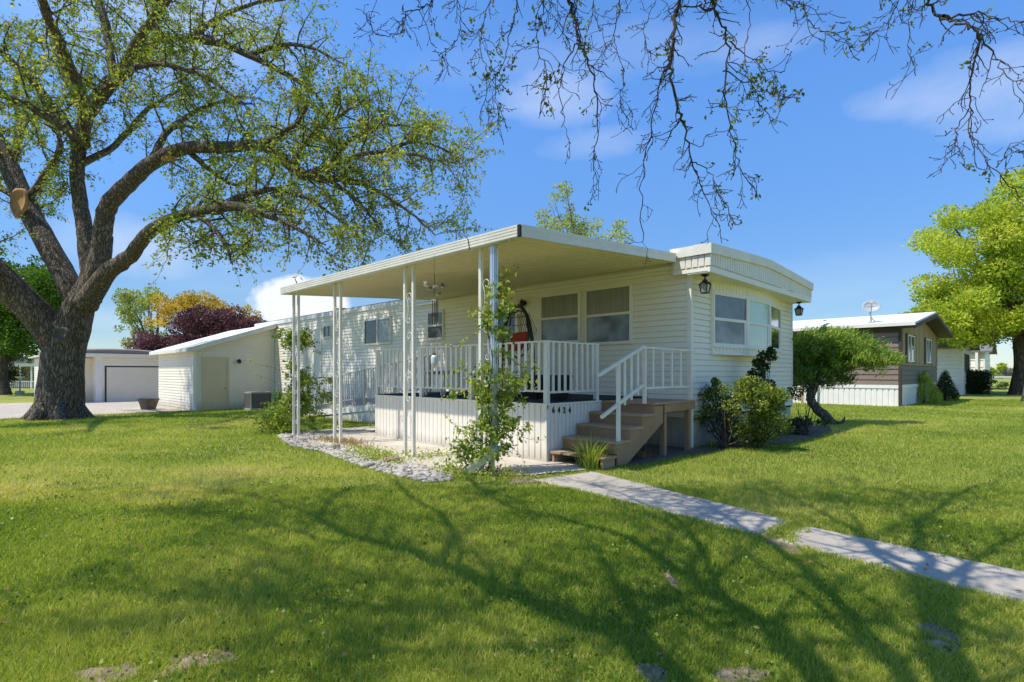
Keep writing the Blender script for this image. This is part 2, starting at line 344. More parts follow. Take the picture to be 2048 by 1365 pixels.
# ------------------------------------------------------------------ fast meshes
def np_mesh(name, V, k, mat, parent=None, rnd=None, off=None):
    """V: (N,k,3) separate k-gons; rnd: (N,) value per face"""
    N = V.shape[0]
    if parent is not None:
        w = wloc(parent); V = V-np.array([w.x, w.y, w.z])
    me = bpy.data.meshes.new(name)
    me.vertices.add(N*k); me.vertices.foreach_set('co', np.ascontiguousarray(V, dtype=np.float32).ravel())
    me.loops.add(N*k); me.loops.foreach_set('vertex_index', np.arange(N*k, dtype=np.int32))
    me.polygons.add(N); me.polygons.foreach_set('loop_start', np.arange(0, N*k, k, dtype=np.int32))
    if rnd is not None:
        a = me.attributes.new('rnd', 'FLOAT', 'FACE'); a.data.foreach_set('value', np.ascontiguousarray(rnd, dtype=np.float32))
    me.update(calc_edges=True)
    return link(name, me, mat, parent)
def unit(a): return a/np.maximum(np.linalg.norm(a, axis=-1, keepdims=True), 1e-9)
def leaf_quads(P, D, size, width=0.5, fold=0.18, rng=RNG):
    n = len(P); D = unit(D); R = unit(np.cross(D, rng.normal(size=(n,3)))); U = np.cross(R, D)
    s = size.reshape(-1,1); w = s*width*0.5
    mid = P+D*s*0.45
    return np.stack([P, mid+R*w+U*s*fold, P+D*s, mid-R*w+U*s*fold], axis=1)
# ------------------------------------------------------------------ light and camera
TOSUN = Vector((-1.0, 0.42, 1.9)).normalized()
SUN_EL = math.asin(TOSUN.z); SUN_AZ = math.atan2(TOSUN.x, TOSUN.y)
w = bpy.data.worlds.new('World'); sc.world = w; w.use_nodes = True
N, L = w.node_tree.nodes, w.node_tree.links
bg = N['Background']; bg.inputs['Strength'].default_value = 0.15
sky = N.new('ShaderNodeTexSky'); sky.sky_type = 'NISHITA'; sky.sun_disc = False
sky.sun_elevation = SUN_EL; sky.sun_rotation = SUN_AZ; sky.air_density = 1.0; sky.dust_density = 0.4; sky.ozone_density = 2.2; sky.altitude = 1300
hs = N.new('ShaderNodeHueSaturation'); hs.inputs['Saturation'].default_value = 1.2; hs.inputs['Value'].default_value = 1.0; hs.inputs['Hue'].default_value = 0.502; L.new(sky.outputs[0], hs.inputs['Color'])
tc = N.new('ShaderNodeTexCoord')
def vconst(v):
    c = N.new('ShaderNodeCombineXYZ')
    for i in range(3): c.inputs[i].default_value = v[i]
    return c.outputs[0]
def math_(op, a, b=None, c=None, clamp=False):
    m = N.new('ShaderNodeMath'); m.operation = op; m.use_clamp = clamp
    for i, x in enumerate((a, b, c)):
        if x is None: continue
        if isinstance(x, (int, float)): m.inputs[i].default_value = x
        else: L.new(x, m.inputs[i])
    return m.outputs[0]
nrm = N.new('ShaderNodeVectorMath'); nrm.operation = 'NORMALIZE'; L.new(tc.outputs['Generated'], nrm.inputs[0])
def dot(c):
    d = N.new('ShaderNodeVectorMath'); d.operation = 'DOT_PRODUCT'; L.new(nrm.outputs[0], d.inputs[0]); d.inputs[1].default_value = c
    return d.outputs['Value']
sz = N.new('ShaderNodeSeparateXYZ'); L.new(nrm.outputs[0], sz.inputs[0])
lift = N.new('ShaderNodeMapRange'); lift.interpolation_type = 'SMOOTHSTEP'; lift.inputs['From Min'].default_value = 0.0; lift.inputs['From Max'].default_value = 0.55
lift.inputs['To Min'].default_value = 0.74; lift.inputs['To Max'].default_value = 1.82; L.new(sz.outputs['Z'], lift.inputs[0])
vm = N.new('ShaderNodeVectorMath'); vm.operation = 'SCALE'; L.new(hs.outputs[0], vm.inputs[0]); L.new(lift.outputs[0], vm.inputs['Scale'])
vt = N.new('ShaderNodeVectorMath'); vt.operation = 'MULTIPLY'; vt.inputs[1].default_value = (0.94, 1.0, 1.06); L.new(vm.outputs[0], vt.inputs[0])
cur = vt.outputs[0]
def cloud(px, py, wd, ht, soft, nscale, amt, stretch=(1,1,1), thr=0.0, ndet=8):
    """one cloud bank in the sky dome: direction, half width and half height in radians"""
    c = Vector(ray(px, py)).normalized(); side = c.cross(Vector((0,0,1))).normalized(); up = side.cross(c)
    a = math_('DIVIDE', dot(side), wd); b = math_('DIVIDE', dot(up), ht)
    d2 = math_('ADD', math_('MULTIPLY', a, a), math_('MULTIPLY', b, b))
    front = math_('GREATER_THAN', dot(c), 0.3)
    mp = N.new('ShaderNodeMapping'); mp.inputs['Scale'].default_value = stretch; L.new(nrm.outputs[0], mp.inputs[0])
    n = N.new('ShaderNodeTexNoise'); n.inputs['Scale'].default_value = nscale; n.inputs['Detail'].default_value = ndet; n.inputs['Roughness'].default_value = 0.58
    L.new(mp.outputs[0], n.inputs['Vector'])
    v = math_('SUBTRACT', math_('MULTIPLY_ADD', n.outputs['Fac'], 2.6, -1.3+thr), math_('MULTIPLY_ADD', d2, 1.0, -1.0))
    v = math_('MULTIPLY', math_('DIVIDE', v, soft, clamp=True), front)
    return math_('MULTIPLY', v, amt), n.outputs['Fac']
def mixin(f, col):
    global cur
    mx = N.new('ShaderNodeMix'); mx.data_type = 'RGBA'; L.new(f, mx.inputs[0]); L.new(cur, mx.inputs[6]); mx.inputs[7].default_value = (*col, 1); cur = mx.outputs[2]
WHT = (6.6, 6.9, 7.4)
for args in [(600,606,0.085,0.045,0.5,14,0.95), (640,640,0.10,0.03,0.7,12,0.9), (320,500,0.16,0.05,1.6,6,0.45), (560,650,0.3,0.03,1.5,5,0.5),
             (1910,165,0.12,0.045,1.7,5.5,0.45,(1,1,2.2)), (2020,200,0.12,0.05,1.6,6,0.35,(1,1,2)), (1110,200,0.10,0.05,1.8,6,0.45,(1,1,2)), (1200,285,0.10,0.03,2.2,7,0.30,(1,1,2)), (1180,110,0.3,0.05,2.6,5,0.22,(1,1,3)),
             (1530,90,0.08,0.03,2.2,7,0.28,(1,1,2)), (380,30,0.2,0.1,2.0,5,0.4), (700,560,0.35,0.05,2.8,4,0.25,(1,1,4)), (1640,560,0.30,0.05,2.6,4,0.22,(1,1,3)), (1990,690,0.12,0.05,1.8,7,0.5)]:
    f, nf = cloud(*args); mixin(f, WHT)
L.new(cur, bg.inputs['Color'])

sl = bpy.data.lights.new('sun', 'SUN'); sl.energy = 5.0; sl.angle = math.radians(0.53); sl.color = (1.0, 0.965, 0.90)
so = bpy.data.objects.new('sun', sl); COL.objects.link(so); so.rotation_euler = (-TOSUN).to_track_quat('-Z', 'Y').to_euler(); so.location = (-20, 16, 38)

cd = bpy.data.cameras.new('camera'); co = bpy.data.objects.new('camera', cd); COL.objects.link(co)
cd.sensor_width = 36; cd.lens = FPX/2048*36; cd.shift_y = (HORY-682.5)/2048; cd.clip_end = 6000; cd.clip_start = 0.05
co.location = (0, 0, EYE); co.rotation_euler = (pi/2, 0, YAW-pi/2)
sc.camera = co
sc.view_settings.view_transform = 'Standard'; sc.view_settings.look = 'None'; sc.view_settings.exposure = 0
sc.cycles.use_denoising = True
sc.cycles.max_bounces = 7; sc.cycles.diffuse_bounces = 5; sc.cycles.transparent_max_bounces = 8
sc.cycles.sample_clamp_indirect = 6
sc.cycles.use_adaptive_sampling = True; sc.cycles.adaptive_threshold = 0.01

# ------------------------------------------------------------------ ground, paving, beds
xs = [-3000,-800,-250,-100,-50,-25,-10,0,10,25,50,100,250,800,3000]
ys = [-3000,-800,-250,-100,-40,-10,0,10]+list(range(16,43))+[60,100,250,800,3000]
mb = MB()
mb.v = [(x, y, gzf(x, y)) for y in ys for x in xs]
nx = len(xs)
mb.f = [(j*nx+i, j*nx+i+1, (j+1)*nx+i+1, (j+1)*nx+i) for j in range(len(ys)-1) for i in range(nx-1)]
tag(mb.build('lawn', M['lawn'], smooth=True), kind='structure')

def sheet(name, pts, z, mat, sub=None, thick=0.0, kind='structure'):
    m = MB()
    P = [Vector((p[0], p[1], z+gzf(p[0], p[1]))) for p in pts]
    if thick: m.poly_extrude([p-Vector((0,0,thick)) for p in P], (0,0,thick))
    else: m.add(P, [tuple(range(len(P)))])
    return tag(m.build(name, mat), kind=kind)
# gravel drive following the gentle fall of the ground
m = MB()
gy = list(np.linspace(25.6, 43.0, 13)); gxs = [-90, -40, -15, -3, 0.5, 2.5, 5, 7.5, 9.9]
m.v = []
for j, y in enumerate(gy):
    for i, x in enumerate(gxs):
        yy = y + (0.12*math.sin(x*2.1)+0.08*math.sin(x*5.3) if j == 0 else 0) + (0.25 if j == 0 and x > 5 else 0)
        m.v.append((x, yy, gzf(x, yy)+0.006))
n_ = len(gxs); m.f = [(j*n_+i, j*n_+i+1, (j+1)*n_+i+1, (j+1)*n_+i) for j in range(len(gy)-1) for i in range(n_-1)]
tag(m.build('gravel_drive', M['gravel']), kind='structure')

PATIO = [(5.55,13.35),(8.1,13.35),(8.1,5.9),(7.15,5.9),(7.15,4.98),(6.6,5.02),(5.75,5.35),(5.42,5.7),(5.16,6.5),(5.18,8.5),(5.26,11.2)]
sheet('patio', PATIO, 0.012, M['patio'])
P1 = [on_z(*p) for p in [(1068,961),(1185,945),(1585,1044),(1523,1076)]]
P2 = [on_z(*p) for p in [(1553,1083),(1610,1054),(2048,1146),(2048,1211)]]
d2_ = (P2[2]-P2[1]).normalized(); P2[2] = P2[2]+d2_*4.5; P2[3] = P2[3]+(P2[3]-P2[0]).normalized()*4.5
PATHS = [P1, P2]
for P in PATHS:
    m = MB(); m.poly_extrude([Vector((p.x, p.y, -0.02)) for p in P], (0,0,0.032))
    tag(m.build('path', M['concrete'], bevel=0.008), kind='structure')
# soil along the end wall and under the steps
BED = [(7.35,5.9),(10.1,5.9),(10.1,4.9),(16.6,4.9),(16.9,4.2),(15.4,3.75),(13.4,3.7),(11.8,3.9),(10.6,4.35),(9.0,4.55),(7.7,4.65),(7.2,5.0)]
sheet('planting_bed', BED, 0.010, M['dirt'])
ROCKBED = [on_z(*p) for p in [(556,872),(580,893),(640,903),(700,926),(770,948),(850,966),(900,962),(905,945)]]
ROCKBED = [(p.x, p.y) for p in ROCKBED]+[(5.20,6.5),(5.22,8.5),(5.28,11.2),(5.56,13.2)]
sheet('stone_bed', ROCKBED, 0.006, M['dirt'])

# ------------------------------------------------------------------ the home
WX, WY, XR, YB = 10.15, 4.97, 16.25, 27.6
LONG = Pl((WX,0,0), (0,1,0), (-1,0,0)); END = Pl((0,WY,0), (1,0,0), (0,-1,0))
home = thing('mobile_home', (WX, WY, 0), 'long cream mobile home with lap siding, bowed picture window and white roof behind the porch', 'mobile home')
m = MB()
siding(m, LONG, WY, YB, 0.60, 3.74); siding(m, END, WX, XR, 0.60, 3.50)
m.box(WX+0.03, XR-0.001, WY+0.03, YB, 0.55, 3.74)
m.build('wall', M['siding'], home)
m = MB()
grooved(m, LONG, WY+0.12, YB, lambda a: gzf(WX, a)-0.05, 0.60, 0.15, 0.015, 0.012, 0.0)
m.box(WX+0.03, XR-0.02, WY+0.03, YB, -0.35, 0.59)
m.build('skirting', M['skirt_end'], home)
for a in ((WX-0.022, WX+0.075, WY-0.022, WY+0.075, 0.0, 3.44), (XR-0.06, XR+0.02, WY-0.02, WY+0.05, 0.55, 3.44)):   # outside corner posts
    m = MB(); m.box(*a); m.build('corner_trim', M['trim'], home)
def arch(x): return 3.955+0.16*(1-math.sqrt(((x-13.0)/3.2)**2+0.004))
m = MB()   # bowed roof skin
xsR = np.linspace(WX-0.03, XR+0.04, 15); base = len(m.v)
for y in (4.47, YB):
    for x in xsR: m.v.append((x, y, arch(x)-0.06))
for i in range(14): m.f.append((i, i+1, 16+i, 15+i))
m.box(WX-0.045, WX-0.012, 5.35, YB, 3.72, 3.885)
m.build('roof', M['roofwhite'], home)
OY = 4.45
m = MB()   # plain top band of the end fascia, with its short returns
xe = np.linspace(WX-0.22, XR+0.10, 13)
for i in range(12):
    a, b = xe[i], xe[i+1]
    m.hexa([(a,OY,arch(a)-0.19),(b,OY,arch(b)-0.19),(b,OY+0.03,arch(b)-0.19),(a,OY+0.03,arch(a)-0.19)],
           [(a,OY-0.004,arch(a)),(b,OY-0.004,arch(b)),(b,OY+0.35,arch(b)+0.01),(a,OY+0.35,arch(a)+0.01)])
za = arch(WX-0.22)
m.hexa([(WX-0.222,OY+0.03,za-0.19),(WX-0.18,OY+0.03,za-0.19),(WX-0.18,5.30,za-0.19),(WX-0.222,5.30,za-0.19)],
       [(WX-0.222,OY+0.352,za+0.002),(WX-0.18,OY+0.352,za+0.002),(WX-0.1,5.30,za+0.002),(WX-0.222,5.30,za+0.002)])
m.hexa([(WX-0.222,OY,za-0.19),(WX-0.18,OY,za-0.19),(WX-0.18,OY+0.36,za-0.19),(WX-0.222,OY+0.36,za-0.19)],
       [(WX-0.226,OY-0.002,za+0.002),(WX-0.18,OY-0.002,za+0.002),(WX-0.18,OY+0.36,za+0.002),(WX-0.226,OY+0.36,za+0.002)])
m.box(XR+0.07, XR+0.105, OY+0.03, YB, 3.75, 3.93)
m.build('roof_fascia', M['fascia'], home)
m = MB()   # ribbed band under it, leaning in a little
FP = Pl((0,OY+0.035,0), (1,0,0), (0,-1,0))
grooved(m, FP, WX-0.185, XR+0.08, 3.555, lambda a: arch(a)-0.188, 0.115, 0.020, 0.020)
FL = Pl((WX-0.185,0,0), (0,1,0), (-1,0,0))
grooved(m, FL, OY+0.03, 5.28, 3.55, za-0.185, 0.13, 0.020, 0.020)
m.build('ribbed_fascia', M['fascia'], home)
m = MB()   # lower beam and soffit of the overhang
m.box(WX-0.17, XR+0.075, OY+0.05, OY+0.09, 3.43, 3.552)
m.box(WX-0.17, WX-0.13, OY+0.09, WY+0.3, 3.45, 3.552)
m.box(WX-0.16, XR+0.07, OY+0.07, WY-0.005, 3.425, 3.445)
m.box(WX-0.10, WX-0.02, WY+0.1, 15.0, 3.60, 3.655)       # trim along the top of the porch wall
m.build('soffit', M['trim'], home)

def sash(pl, parent, s0, s1, z0, z1, up, lo, fr=0.055, rail=0.055, mid=None, proud=0.045, base=0.012, vert=False, mat=None, name='window'):
    """a framed two-pane window: frame mesh with its panes as sub-parts"""
    m = MB(); mid = (z0+z1)/2 if mid is None else mid
    o0, o1 = base-0.01, base+proud
    m.pbox(pl, s0, s0+fr, z0, z1, o0, o1); m.pbox(pl, s1-fr, s1, z0, z1, o0, o1)
    m.pbox(pl, s0+fr, s1-fr, z1-fr, z1, o0, o1-0.002); m.pbox(pl, s0+fr, s1-fr, z0, z0+fr*1.15, o0, o1+0.006)
    if vert:
        sm = (s0+s1)/2; m.pbox(pl, sm-rail/2, sm+rail/2, z0+fr*1.15, z1-fr, o0, o1-0.008)
    else: m.pbox(pl, s0+fr, s1-fr, mid-rail/2, mid+rail/2, o0, o1-0.004)
    f = m.build(name, mat or M['trim'], parent)
    q = base+0.012
    def pane(a, b, c, d, g, off=0.0):
        mm = MB(); mm.pbox(pl, a, b, c, d, o0+0.001, q+off); mm.build('pane', g, f)
    if vert:
        sm = (s0+s1)/2
        pane(s0+fr-0.004, sm-rail/2+0.004, z0+fr, z1-fr+0.004, up); pane(sm+rail/2-0.004, s1-fr+0.004, z0+fr, z1-fr+0.004, lo, 0.003)
    else:
        pane(s0+fr-0.004, s1-fr+0.004, mid+rail/2-0.004, z1-fr+0.004, up, 0.006); pane(s0+fr-0.004, s1-fr+0.004, z0+fr, mid-rail/2+0.004, lo)
    return f
sash(LONG, home, 7.68, 8.93, 2.20, 3.42, M['glass_curtain'], M['glass_reflect'], mid=2.83)
sash(LONG, home, 6.29, 7.55, 2.13, 3.43, M['glass_curtain'], M['glass_reflect'], mid=2.80)
sash(LONG, home, 12.76, 13.58, 2.50, 3.38, M['glass_reflect'], M['glass_grey'], mat=M['alum'])
sash(LONG, home, 15.58, 17.32, 2.47, 3.39, M['glass_curtain'], M['glass_dark'], vert=True, mat=M['alum'])
sash(LONG, home, 19.75, 20.42, 2.88, 3.37, M['glass_dark'], M['glass_dark'], vert=True, fr=0.04, rail=0.035, mat=M['alum'])
# entrance door behind the swing seat
m = MB()
m.pbox(LONG, 9.60, 10.62, 1.0, 3.46, 0.0, 0.05)
dr = m.build('door', M['white'], home)
m = MB(); m.pbox(LONG, 9.66, 10.56, 1.03, 3.40, 0.05, 0.065)
m.pbox(LONG, 9.66, 9.76, 1.03, 3.40, 0.065, 0.08); m.pbox(LONG, 10.46, 10.56, 1.03, 3.40, 0.065, 0.08)
m.pbox(LONG, 9.76, 10.46, 3.18, 3.40, 0.065, 0.08); m.pbox(LONG, 9.76, 10.46, 1.03, 1.7, 0.065, 0.08)
m.build('storm_door', M['trim'], dr)
m = MB(); m.pbox(LONG, 9.76, 10.46, 1.7, 3.18, 0.064, 0.072); m.build('pane', M['glass_dark'], dr)
m = MB(); m.pbox(LONG, 9.69, 9.73, 2.0, 2.16, 0.08, 0.11); m.build('handle', M['brass'], dr)
# utility closet doors far along the wall
m = MB()
m.pbox(LONG, 20.60, 21.22, 1.05, 3.24, 0.01, 0.04); m.pbox(LONG, 21.25, 21.90, 1.05, 3.24, 0.01, 0.035); m.pbox(LONG, 20.56, 21.95, 3.24, 3.29, 0.0, 0.06); m.pbox(LONG, 21.90, 21.96, 1.05, 3.24, 0.0, 0.075)
m.build('utility_door', M['skirt'], home)
# roof vent pipe
m = MB(); q = on_x(684, 628, 12.0)
m.lathe((12.0, q.y, 3.95), [(0.11,0),(0.11,0.22),(0.2,0.24),(0.26,0.42),(0.24,0.44),(0.02,0.46)], 14)
m.build('roof_vent', M['dark'], home, smooth=False)
# porch wall lamp and switch box
def wall_lamp(parent, p, n, sc_=1.0):
    m = MB(); p = Vector(p); n = Vector(n)
    m.lathe(p, [(0.055*sc_,0),(0.055*sc_,0.03*sc_),(0.02*sc_,0.035*sc_),(0.02*sc_,0.09*sc_)], 10, n)
    c = p+n*0.11*sc_
    m.lathe(c+Vector((0,0,-0.09*sc_)), [(0.075*sc_,0),(0.07*sc_,0.07*sc_),(0.05*sc_,0.13*sc_),(0.015*sc_,0.16*sc_)], 12)
    lm = m.build('wall_lamp', M['dark'], parent)
    m = MB(); m.lathe(c+Vector((0,0,-0.12*sc_)), [(0.03*sc_,0),(0.05*sc_,0.015*sc_),(0.055*sc_,0.032*sc_)], 10); m.build('bulb_glass', M['lampglass'], lm)
wall_lamp(home, on_x(1050, 606, WX-0.012), (-1,0,0))
m = MB(); q = on_x(1051, 648, WX); m.pbox(LONG, q.y-0.04, q.y+0.04, q.z-0.09, q.z+0.09, 0.0, 0.05); m.build('meter_box', M['trim'], home)

# bowed picture window on the end wall
bay = MB()
BX = [11.05, 12.45, 13.85, 15.25]; BY = [WY-0.05, WY-0.235, WY-0.235, WY-0.02]
FAC = []
for i in range(3):
    a = Vector((BX[i], BY[i], 0)); b = Vector((BX[i+1], BY[i+1], 0)); d = (b-a); Ld = d.length; d.normalize()
    FAC.append((Pl(a, d, Vector((d.y, -d.x, 0))), Ld))
for pl, Ld in FAC:
    grooved(bay, pl, 0.0, Ld, 1.90, 2.06, 0.135, 0.018, 0.016)
    grooved(bay, pl, 0.0, Ld, 3.22, 3.424, 0.135, 0.018, 0.016)
    bay.pbox(pl, 0.0, Ld, 2.04, 2.075, -0.03, 0.028); bay.pbox(pl, 0.0, Ld, 3.205, 3.235, -0.03, 0.022)
    bay.pbox(pl, 0.0, Ld, 1.885, 1.905, -0.03, 0.018)
bay.add([(BX[i],BY[i],1.888) for i in range(4)]+[(BX[3],WY,1.888),(BX[0],WY,1.888)], [(0,1,2,3,4,5)])
bay.box(BX[0]-0.03, BX[0]+0.02, BY[0]-0.008, WY, 1.88, 3.425); bay.box(BX[3]-0.02, BX[3]+0.03, BY[3]-0.018, WY, 1.88, 3.425)
bayo = bay.build('bay_window', M['trim'], home)
def bay_pane(pl, s0, s1, z0, z1, g):
    mm = MB(); mm.pbox(pl, s0, s1, z0, z1, -0.03, -0.008); mm.build('pane', g, bayo)
fm = MB()
for i, (pl, Ld) in enumerate(FAC):
    mid = 2.645; e0 = 0.055 if i == 0 else 0.085; e1 = Ld-(0.07 if i < 2 else 0.06)
    fm.pbox(pl, 0.0, e0, 2.07, 3.21, -0.03, 0.02); fm.pbox(pl, e1, Ld, 2.07, 3.21, -0.03, 0.02)
    fm.pbox(pl, e0, e1, 2.07, 2.13, -0.03, 0.015); fm.pbox(pl, e0, e1, 3.15, 3.21, -0.03, 0.012); fm.pbox(pl, e0, e1, mid-0.035, mid+0.03, -0.03, 0.010)
    up, lo = [(M['glass_grey'], M['glass_reflect']), (M['glass_mint'], M['glass_mint']), (M['glass_grey'], M['glass_dark'])][i]
    bay_pane(pl, e0-0.003, e1+0.003, mid+0.027, 3.153, up); bay_pane(pl, e0-0.003, e1-0.07, 2.127, mid-0.032, lo)
    fm.pbox(pl, e1-0.07, e1, 2.13, mid-0.035, -0.03, 0.004)
fm.build('window_frame', M['white'], bayo)
# two lanterns hanging from the overhang
def lantern(p):
    p = Vector(p); m = MB()
    m.lathe(p+Vector((0,0,-0.045)), [(0.03,0),(0.05,0.012),(0.075,0.03),(0.08,0.045)], 12)
    m.tube([p+Vector((0,0,-0.045)), p+Vector((0,0,-0.10))], 0.016, 8)
    m.lathe(p+Vector((0,0,-0.20)), [(0.128,0),(0.122,0.012),(0.075,0.05),(0.055,0.06),(0.05,0.09),(0.03,0.105)], 8)
    zt, zb = -0.20, -0.36
    for k in range(4):
        a = pi/4+k*pi/2; c, s_ = math.cos(a), math.sin(a)
        m.bar(p+Vector((0.115*c,0.115*s_,zt)), p+Vector((0.078*c,0.078*s_,zb)), 0.016, 0.016)
        a2 = a+pi/2; m.bar(p+Vector((0.078*c,0.078*s_,zb)), p+Vector((0.078*math.cos(a2),0.078*math.sin(a2),zb)), 0.016, 0.02)
    o = m.build('lantern', M['dark'], home)
    g = MB(); s1, s2 = 0.076, 0.051
    g.hexa([p+Vector((x*s2,y*s2,zb+0.004)) for x, y in ((-1,-1),(1,-1),(1,1),(-1,1))], [p+Vector((x*s1,y*s1,zt+0.004)) for x, y in ((-1,-1),(1,-1),(1,1),(-1,1))])
    g.build('lantern_glass', M['lampglass'], o)
q1 = on_z(1421, 548, 3.425); q2 = on_z(1583, 597, 3.425)
lantern((q1.x, WY-0.27, 3.425)); lantern((15.95, WY-0.27, 3.425))

# ------------------------------------------------------------------ porch cover
EX, Y0, Y1 = 5.42, 5.15, 13.15
cover = thing('porch_cover', (EX, Y0, 0), 'flat metal porch cover with ribbed ceiling on pairs of slim scrolled posts', 'porch cover')
def uz(x): return 3.405+(x-EX)/(WX-EX)*0.315      # underside
m = MB(); pit = 0.15; y = Y0+0.03; prof = []
while y < Y1-0.03:
    prof += [(y, 0.0), (y+0.012, 0.030), (y+0.055, 0.030), (y+0.067, 0.0)]; y += pit
prof.append((Y1-0.03, 0.0))
for (yy, h) in prof: m.v += [(EX+0.03, yy, uz(EX+0.03)+h), (WX-0.02, yy, uz(WX-0.02)+h)]
for i in range(len(prof)-1): m.f.append((2*i, 2*i+1, 2*i+3, 2*i+2))
m.add([(EX+0.02,Y0+0.02,uz(EX)+0.155),(WX-0.02,Y0+0.02,uz(WX)+0.155),(WX-0.02,Y1-0.02,uz(WX)+0.155),(EX+0.02,Y1-0.02,uz(EX)+0.155)], [(0,1,2,3)])
m.build('roof_panel', M['soffit'], cover)
m = MB()   # outer gutter with three grooves
zb = 3.392; hs_ = [0.0,0.045,0.088,0.131,0.172]
pr = []
for i in range(4):
    pr += [(EX, zb+hs_[i]+0.004), (EX-0.004, zb+hs_[i]+0.012), (EX-0.004, zb+hs_[i+1]-0.004), (EX+0.006, zb+hs_[i+1])]
pr += [(EX+0.09, zb+0.172), (EX+0.09, zb+0.150), (EX+0.02, zb+0.150), (EX+0.02, zb+0.02), (EX+0.10, zb+0.02), (EX+0.10, zb), (EX+0.002, zb)]
m.poly_extrude([(x, Y0+0.055, z) for x, z in pr], (0, Y1-Y0-0.055, 0))
m.build('gutter', M['alum'], cover)
for ya, yb in ((Y0, Y0+0.03), (Y1-0.03, Y1)):   # end fascias rising to the house
    m = MB()
    for (d0, d1, ins) in ((0.0,0.05,0.0), (0.05,0.11,0.004), (0.11,0.172,0.0)):
        e = ins if ya == Y0 else 0
        m.hexa([(EX+0.035,ya+e,uz(EX)-0.013+d0),(WX-0.25,ya+e,uz(WX)-0.03+d0),(WX-0.25,yb,uz(WX)-0.03+d0),(EX+0.035,yb,uz(EX)-0.013+d0)],
               [(EX+0.035,ya+e,uz(EX)-0.013+d1),(WX-0.25,ya+e,uz(WX)-0.03+d1),(WX-0.25,yb,uz(WX)-0.03+d1),(EX+0.035,yb,uz(EX)-0.013+d1)])
    m.build('end_fascia', M['alum'], cover)
m = MB()   # dark open corner where gutter and fascia meet
m.box(EX+0.004, EX+0.034, Y0+0.008, Y0+0.054, 3.394, 3.560)
for k in range(5): m.box(EX-0.002, EX+0.033, Y0+0.004, Y0+0.05, 3.40+k*0.035, 3.412+k*0.035)
m.build('corner_joint', M['dark'], cover)
m = MB(); q = on_x(938, 502, EX-0.012)      # stray wire hooked over the gutter
m.tube([on_x(939, 500, EX-0.012), on_x(936, 480, EX-0.012), on_x(932, 474, EX), on_x(922, 467, EX+0.03), on_x(914, 463, EX+0.05)], 0.007, 5); m.build('wire', M['dark'], cover)
def scroll(y0, y1, x, zc, h, flip):
    pts = []
    for t in np.linspace(0, 1, 22):
        a = t*2.3*pi; r = (0.075*(1-t)+0.015)
        pts.append((x, (y0+y1)/2+flip*math.cos(a)*r*0.9, zc+h*0.5-0.08+math.sin(a)*r))
    for t in np.linspace(0, 1, 8)[1:]:
        pts.insert(0, (x, (y0+y1)/2+flip*(0.081-0.03*math.sin(t*pi)*1.6), zc+h*0.5-0.08-(h-0.16)*t))
    for t in np.linspace(0, 1, 14)[1:]:
        a = -t*1.9*pi; r = 0.06*(1-t)+0.012
        pts.insert(0, (x, (y0+y1)/2+flip*(0.081-0.06+math.cos(a)*r), zc-h*0.5+0.08+math.sin(a)*r-0.0))
    return pts
def post(yc, fw=1.0):
    p = MB(); h = uz(EX+0.15)+0.03
    for s_ in (-1, 1):
        yy = yc+s_*0.128; p.box(5.577, 5.630, yy-0.0265, yy+0.0265, 0.0, h)
        p.box(5.565, 5.642, yy-0.037, yy+0.037, h-0.06, h-0.03)
    o = p.build('post', M['alum'], cover)
    s = MB()
    for k, z in enumerate((0.55, 1.25, 1.95, 2.65)):
        s.tube(scroll(yc-0.11, yc+0.11, 5.604, z, 0.56, 1 if k % 2 else -1), 0.007, 5)
    s.build('scroll', M['alum'], o)
POSTS = [6.03, 8.05, 10.67, 12.70]
for yc in POSTS: post(yc)
m = MB()   # square downspout beside the corner post and its kicked-out foot
m.box(5.50, 5.585, 5.76, 5.845, 0.42, 3.40)
for k in (0.018, 0.05): m.box(5.50+k, 5.50+k+0.014, 5.754, 5.76, 0.42, 3.40)
m.box(5.494, 5.50, 5.785, 5.82, 0.42, 3.40)
m.build('downspout', M['metal'], cover)
m = MB()
m.bar((5.545,5.80,0.44), (5.50,5.74,0.30), 0.09, 0.09); m.bar((5.50,5.75,0.31), on_z(930,945,0.06), 0.085, 0.085)
m.build('downspout_elbow', M['metal'], cover)

# ------------------------------------------------------------------ deck
DX, DY, DYB, DZ = 6.86, 5.91, 11.25, 0.985
deck = thing('deck', (DX, DY, 0), 'raised porch deck with white grooved skirting, slate carpet and white baluster railing', 'deck')
m = MB(); grooved(m, Pl((DX,0,0),(0,1,0),(-1,0,0)), DY, DYB, 0.0, DZ-0.03, 0.135, 0.018, 0.020)
grooved(m, Pl((0,DY,0),(1,0,0),(0,-1,0)), DX, WX, 0.0, DZ-0.03, 0.105, 0.018, 0.020)
grooved(m, Pl((0,DYB,0),(1,0,0),(0,1,0)), DX, WX, 0.0, DZ-0.03, 0.135, 0.018, 0.020)
m.box(DX-0.012, DX+0.03, DY-0.012, DY+0.03, 0.0, DZ-0.03)
m.box(DX-0.016, DX-0.002, DY-0.014, DYB, 0.0, 0.05)
m.build('skirting', M['skirt'], deck)
m = MB(); m.box(DX-0.02, 8.43, DY-0.02, DYB, DZ-0.03, DZ-0.002); m.build('rim_board', M['trim'], deck)
m = MB(); m.box(DX+0.02, WX-0.02, DY+0.02, DYB-0.01, DZ-0.02, DZ+0.015); m.build('deck_floor', M['carpet'], deck)
TOP = 2.045; LOW = 1.17
